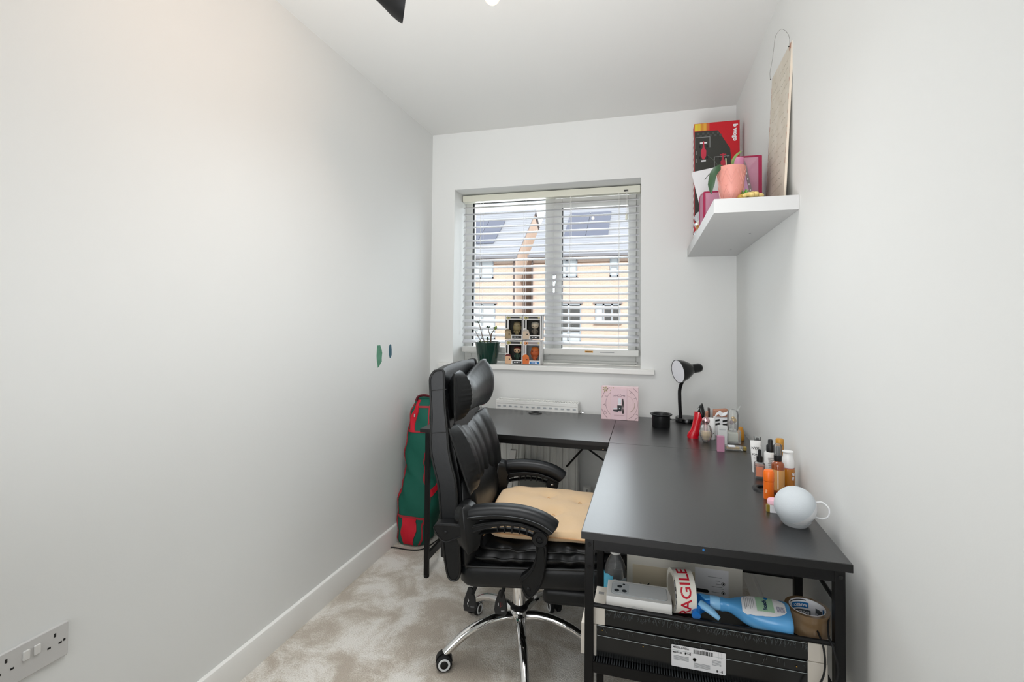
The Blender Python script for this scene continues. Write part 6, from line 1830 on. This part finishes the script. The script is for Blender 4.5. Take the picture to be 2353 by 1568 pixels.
body_patch('label', 0.096, 0.192, el(-0.012, -0.033, 0.088, 0.196), el(-0.012, 0.030, 0.088, 0.196), PAPER, 0.0022)
body_patch('label_green_panel', 0.128, 0.166, lambda x: -0.034, lambda x: 0.016, mat('pale_green_print', '#a9cfae', 0.4), 0.0026)
for i in range(7):
    x = 0.172 + i * 0.0025
    body_patch('barcode_print', x, x + 0.0012, lambda x: -0.030, lambda x: -0.012, mat('violet_grey_ink', '#7d789c', 0.5), 0.0026, 1, 6)
for i in range(6):
    x = 0.102 + i * 0.004
    body_patch('text_print', x, x + 0.0011, lambda x: -0.030 + 0.004 * (i % 3), lambda x: 0.008 - 0.003 * (i % 2), GREYINK, 0.0026, 1, 6)
text('frosch', 0.0125, (0.147, -0.014, body_top(0.147, -0.012) + 0.0036), (0, 1, 0.10), (-1, 0, 0), mat('navy_ink', '#1c2c50', 0.5), bs, bold=0.0004)
MB().ell((0.152, 0.012, body_top(0.152, 0.012) + 0.0026), 0.005, 0.005, 0.0008, 14, 6).build('label_badge', BLUEINK, bs)
# trigger head
MB().lathe([(0.0, -0.0), (0.0155, 0.0), (0.0165, 0.003), (0.0165, 0.020), (0.0150, 0.024)], n=24, M=Matrix.Translation((0.024, 0.0, 0.0265)) @ Euler((0, R(90), 0)).to_matrix().to_4x4()).build('collar', BLL, bs)
MB().prism([(-0.018, 0.012), (0.004, 0.016), (0.030, 0.012), (0.030, -0.010), (0.006, -0.026), (-0.004, -0.046), (-0.018, -0.046), (-0.022, -0.03)], 0.008, 0.037, None).build('trigger_head', BLD, bs, smooth=40, bevel=0.006, seg=3)
MB().prism([(-0.004, 0.014), (0.030, 0.011), (0.040, -0.002), (0.012, -0.012)], 0.007, 0.0395, None).build('head_shroud', BLU, bs, smooth=40, bevel=0.005, seg=3)
MB().tube(smooth_pts([(0.000, -0.022, 0.034), (0.014, -0.030, 0.032), (0.030, -0.038, 0.026), (0.044, -0.044, 0.018)], 5), [0.009, 0.0088, 0.0085, 0.0085, 0.0082, 0.008, 0.008, 0.0078, 0.0075, 0.0072, 0.007, 0.0065, 0.006, 0.0055, 0.005, 0.004], 12, flat=1.3).build('trigger', BLL, bs)
MB().lathe([(0.0, -0.010), (0.0095, -0.010), (0.0105, 0.0), (0.0105, 0.012), (0.0, 0.012)], n=18, M=Matrix.Translation((-0.010, -0.046, 0.026)) @ Euler((R(90), 0, 0)).to_matrix().to_4x4()).build('nozzle', BLD, bs)

# brown parcel tape lying flat
bt2 = thing('brown_tape', 'roll of brown parcel tape lying flat with a white printed core', 'tape', (0.3600, 1.3080, UZ), R(8))
MB().lathe([(0.0375, 0.0), (0.0465, 0.0), (0.0468, 0.002), (0.0468, 0.046), (0.0465, 0.048), (0.0375, 0.048), (0.0375, 0.0)], n=64).build('tape_roll', mat('brown_tape', '#7d6549', 0.18, coat=0.4), bt2, smooth=30)
MB().lathe([(0.0362, 0.0), (0.0375, 0.0), (0.0375, 0.0485), (0.0362, 0.0485), (0.0362, 0.0)], n=56).build('core', PAPER, bt2, smooth=30)


def core_patch(a0, a1, z0_, z1_, m, off, name='core_print', n=14):
    r = 0.0360 - off
    V = [[(r * math.cos(a0 + (a1 - a0) * i / n), r * math.sin(a0 + (a1 - a0) * i / n), z) for z in (z0_, z1_)] for i in range(n + 1)]
    mb = MB(); G = [[mb.bm.verts.new(c_) for c_ in row] for row in V]
    for i in range(n):
        mb._f([G[i][0], G[i + 1][0], G[i + 1][1], G[i][1]])
    return mb.build(name, m, bt2, smooth=60)


def core_text(body, size, ac, zc, m, off=0.0006, flip=True):
    o = text(body, size, (0, 0, 0), (1, 0, 0), (0, 1, 0), m, bt2, bold=0.0003)
    for v in o.data.vertices:
        s_ = v.co.x; w_ = v.co.y
        if flip:
            s_, w_ = -s_, -w_
        a = ac - s_ / 0.036
        r = 0.036 - off - v.co.z * 0.2
        v.co = Vector((r * math.cos(a), r * math.sin(a), zc + w_))
    return o


core_patch(R(62), R(128), 0.027, 0.040, BLUEINK, 0.0003)
core_text('RAPESCO', 0.0085, R(95), 0.0335, PAPER)
core_patch(R(55), R(120), 0.010, 0.023, mat('charcoal_ink', '#55585c', 0.5), 0.0003)
core_text('RAPESCO', 0.0085, R(88), 0.0165, PAPER)
core_patch(R(10), R(38), 0.010, 0.034, mat('charcoal_ink'), 0.0003)
core_text('CO', 0.010, R(25), 0.020, PAPER)
core_patch(R(-5), R(6), 0.026, 0.042, BLUEINK, 0.0003)
core_patch(R(70), R(140), 0.044, 0.0465, INK, 0.0003)

# large pale cardboard sheet standing behind
bd = thing('cardboard_sleeve', 'large cream cardboard sleeve with printed panel standing behind the tape rolls', 'cardboard', (-0.0585, 1.497, 0.391))
BW_, BH_ = 0.312, 0.284
MB().box(0, BW_, 0, 0.014, 0, BH_).build('sheet', mat('ivory_card', '#d3cfc4', 0.55), bd, smooth=0, bevel=0.001)
decal('tan_panel', rect(0.220, 0.20, 0.126, 0.02), (0, 0, 0), (1, 0, 0), (0, 0, 1), mat('pale_tan_print', '#cbbfa6', 0.55), bd)
bd.children[-1].location = (0, 0, 0)
decal('wing_print', [(0.036, 0.070), (0.042, 0.066), (0.050, 0.061), (0.058, 0.067), (0.064, 0.073), (0.061, 0.060), (0.050, 0.055), (0.039, 0.061)], (0, -0.0005, 0.0), (1, 0, 0), (0, 0, 1), INK, bd)
LB2 = decal('care_label', rect(0.088, 0.135, 0.232, 0.068), (0, -0.0005, 0), (1, 0, 0), (0, 0, 1), PAPER, bd)


def cd(poly, m=INK):
    return decal('label_print', poly, (0, -0.0010, 0), (1, 0, 0), (0, 0, 1), m, bd, 0.0003)


cd([(0.192, 0.078), (0.222, 0.077), (0.226, 0.072), (0.222, 0.068), (0.192, 0.068)]); cd([(0.218, 0.058), (0.226, 0.0575), (0.224, 0.053), (0.226, 0.050), (0.218, 0.050)])
for (x, z) in ((0.262, 0.073), (0.262, 0.056), (0.262, 0.098)):
    cd(circ(0.0050, x, z, 16)); decal('label_print', circ(0.0038, x, z, 14), (0, -0.0014, 0), (1, 0, 0), (0, 0, 1), PAPER, bd, 0.0003); decal('label_print', rect(0.003, 0.005, x, z), (0, -0.0018, 0), (1, 0, 0), (0, 0, 1), INK, bd, 0.0003)
for (x, z, w_) in ((0.240, 0.114, 0.036), (0.248, 0.104, 0.012), (0.250, 0.096, 0.014), (0.246, 0.088, 0.028), (0.258, 0.084, 0.010), (0.242, 0.073, 0.020), (0.240, 0.056, 0.018), (0.260, 0.040, 0.012)):
    cd(rect(w_, 0.0012, x, z), GREYINK)
cd(rect(0.006, 0.004, 0.261, 0.032))

# water bottle
wtb = thing('water_bottle', 'small clear water bottle with blue label standing behind the phone box', 'bottle', (-0.0885, 1.440, 0.391))
wtb.scale = (0.95, 0.95, 0.93)
MB().lathe([(0.0, 0.0), (0.030, 0.0), (0.033, 0.006), (0.033, 0.105), (0.0325, 0.120), (0.031, 0.140), (0.025, 0.160), (0.016, 0.176), (0.0135, 0.184), (0.0135, 0.188)], n=36).build('bottle_body', CLEAR, wtb)
MB().lathe([(0.0, 0.003), (0.0312, 0.004), (0.0312, 0.070), (0.0, 0.071)], n=32).build('water', glass_mat('water_clear', (0.86, 0.92, 0.93, 1), 0.2), wtb)
MB().lathe([(0.0145, 0.184), (0.0150, 0.186), (0.0150, 0.202), (0.0135, 0.205), (0.0, 0.206)], n=28).build('cap', WHITEM, wtb)


def wl_patch(a0, a1, z0_, z1_, m, off, name):
    r = 0.0333 + off; n = 12
    mb = MB(); G = [[mb.bm.verts.new((r * math.cos(a0 + (a1 - a0) * i / n), r * math.sin(a0 + (a1 - a0) * i / n), z)) for z in (z0_, z1_ + 0.002 * math.sin(i))] for i in range(n + 1)]
    for i in range(n):
        mb._f([G[i][0], G[i + 1][0], G[i + 1][1], G[i][1]])
    return mb.build(name, m, wtb, smooth=60)


wl_patch(R(180), R(262), 0.070, 0.130, mat('aqua_print', '#58b4d4', 0.4), 0.0004, 'blue_label')
wl_patch(R(262), R(350), 0.070, 0.120, mat('pale_film_label', '#c9d8e0', 0.4), 0.0004, 'pale_label')
for i in range(3):
    wl_patch(R(272 + 5 * i), R(335), 0.084 + i * 0.008, 0.0855 + i * 0.008, PAPER, 0.0008, 'label_print')

# cables at the right front leg
cb2 = thing('hanging_cable', 'thin black cable hanging over the guard bar beside the right desk leg', 'cable', (0.398, 1.30, 0.52))
MB().tube(smooth_pts([(0.000, -0.015, 0.034), (-0.008, -0.035, 0.026), (-0.014, -0.058, 0.012), (-0.012, -0.080, 0.0), (-0.004, -0.082, -0.05), (-0.020, -0.082, -0.11), (-0.008, -0.082, -0.16), (0.006, -0.08, -0.22)], 6), 0.0022, 8).build('cable', RUBBER, cb2)
MB().tube(smooth_pts([(-0.03, -0.02, 0.012), (-0.030, -0.078, -0.004), (-0.032, -0.082, -0.06), (-0.062, -0.082, -0.13), (-0.040, -0.082, -0.19), (-0.03, -0.08, -0.24)], 6), 0.0022, 8).build('cable', RUBBER, cb2)
plg = thing('power_strip', 'black power adaptor lying on the carpet by the right wall', 'adaptor', (0.432, 1.36, 0))
MB().box(-0.018, 0.018, -0.05, 0.05, 0, 0.03).build('body', BLACKP, plg, smooth=0, bevel=0.005)
# pale plastic dust sheet strips hanging behind the desk near the right wall
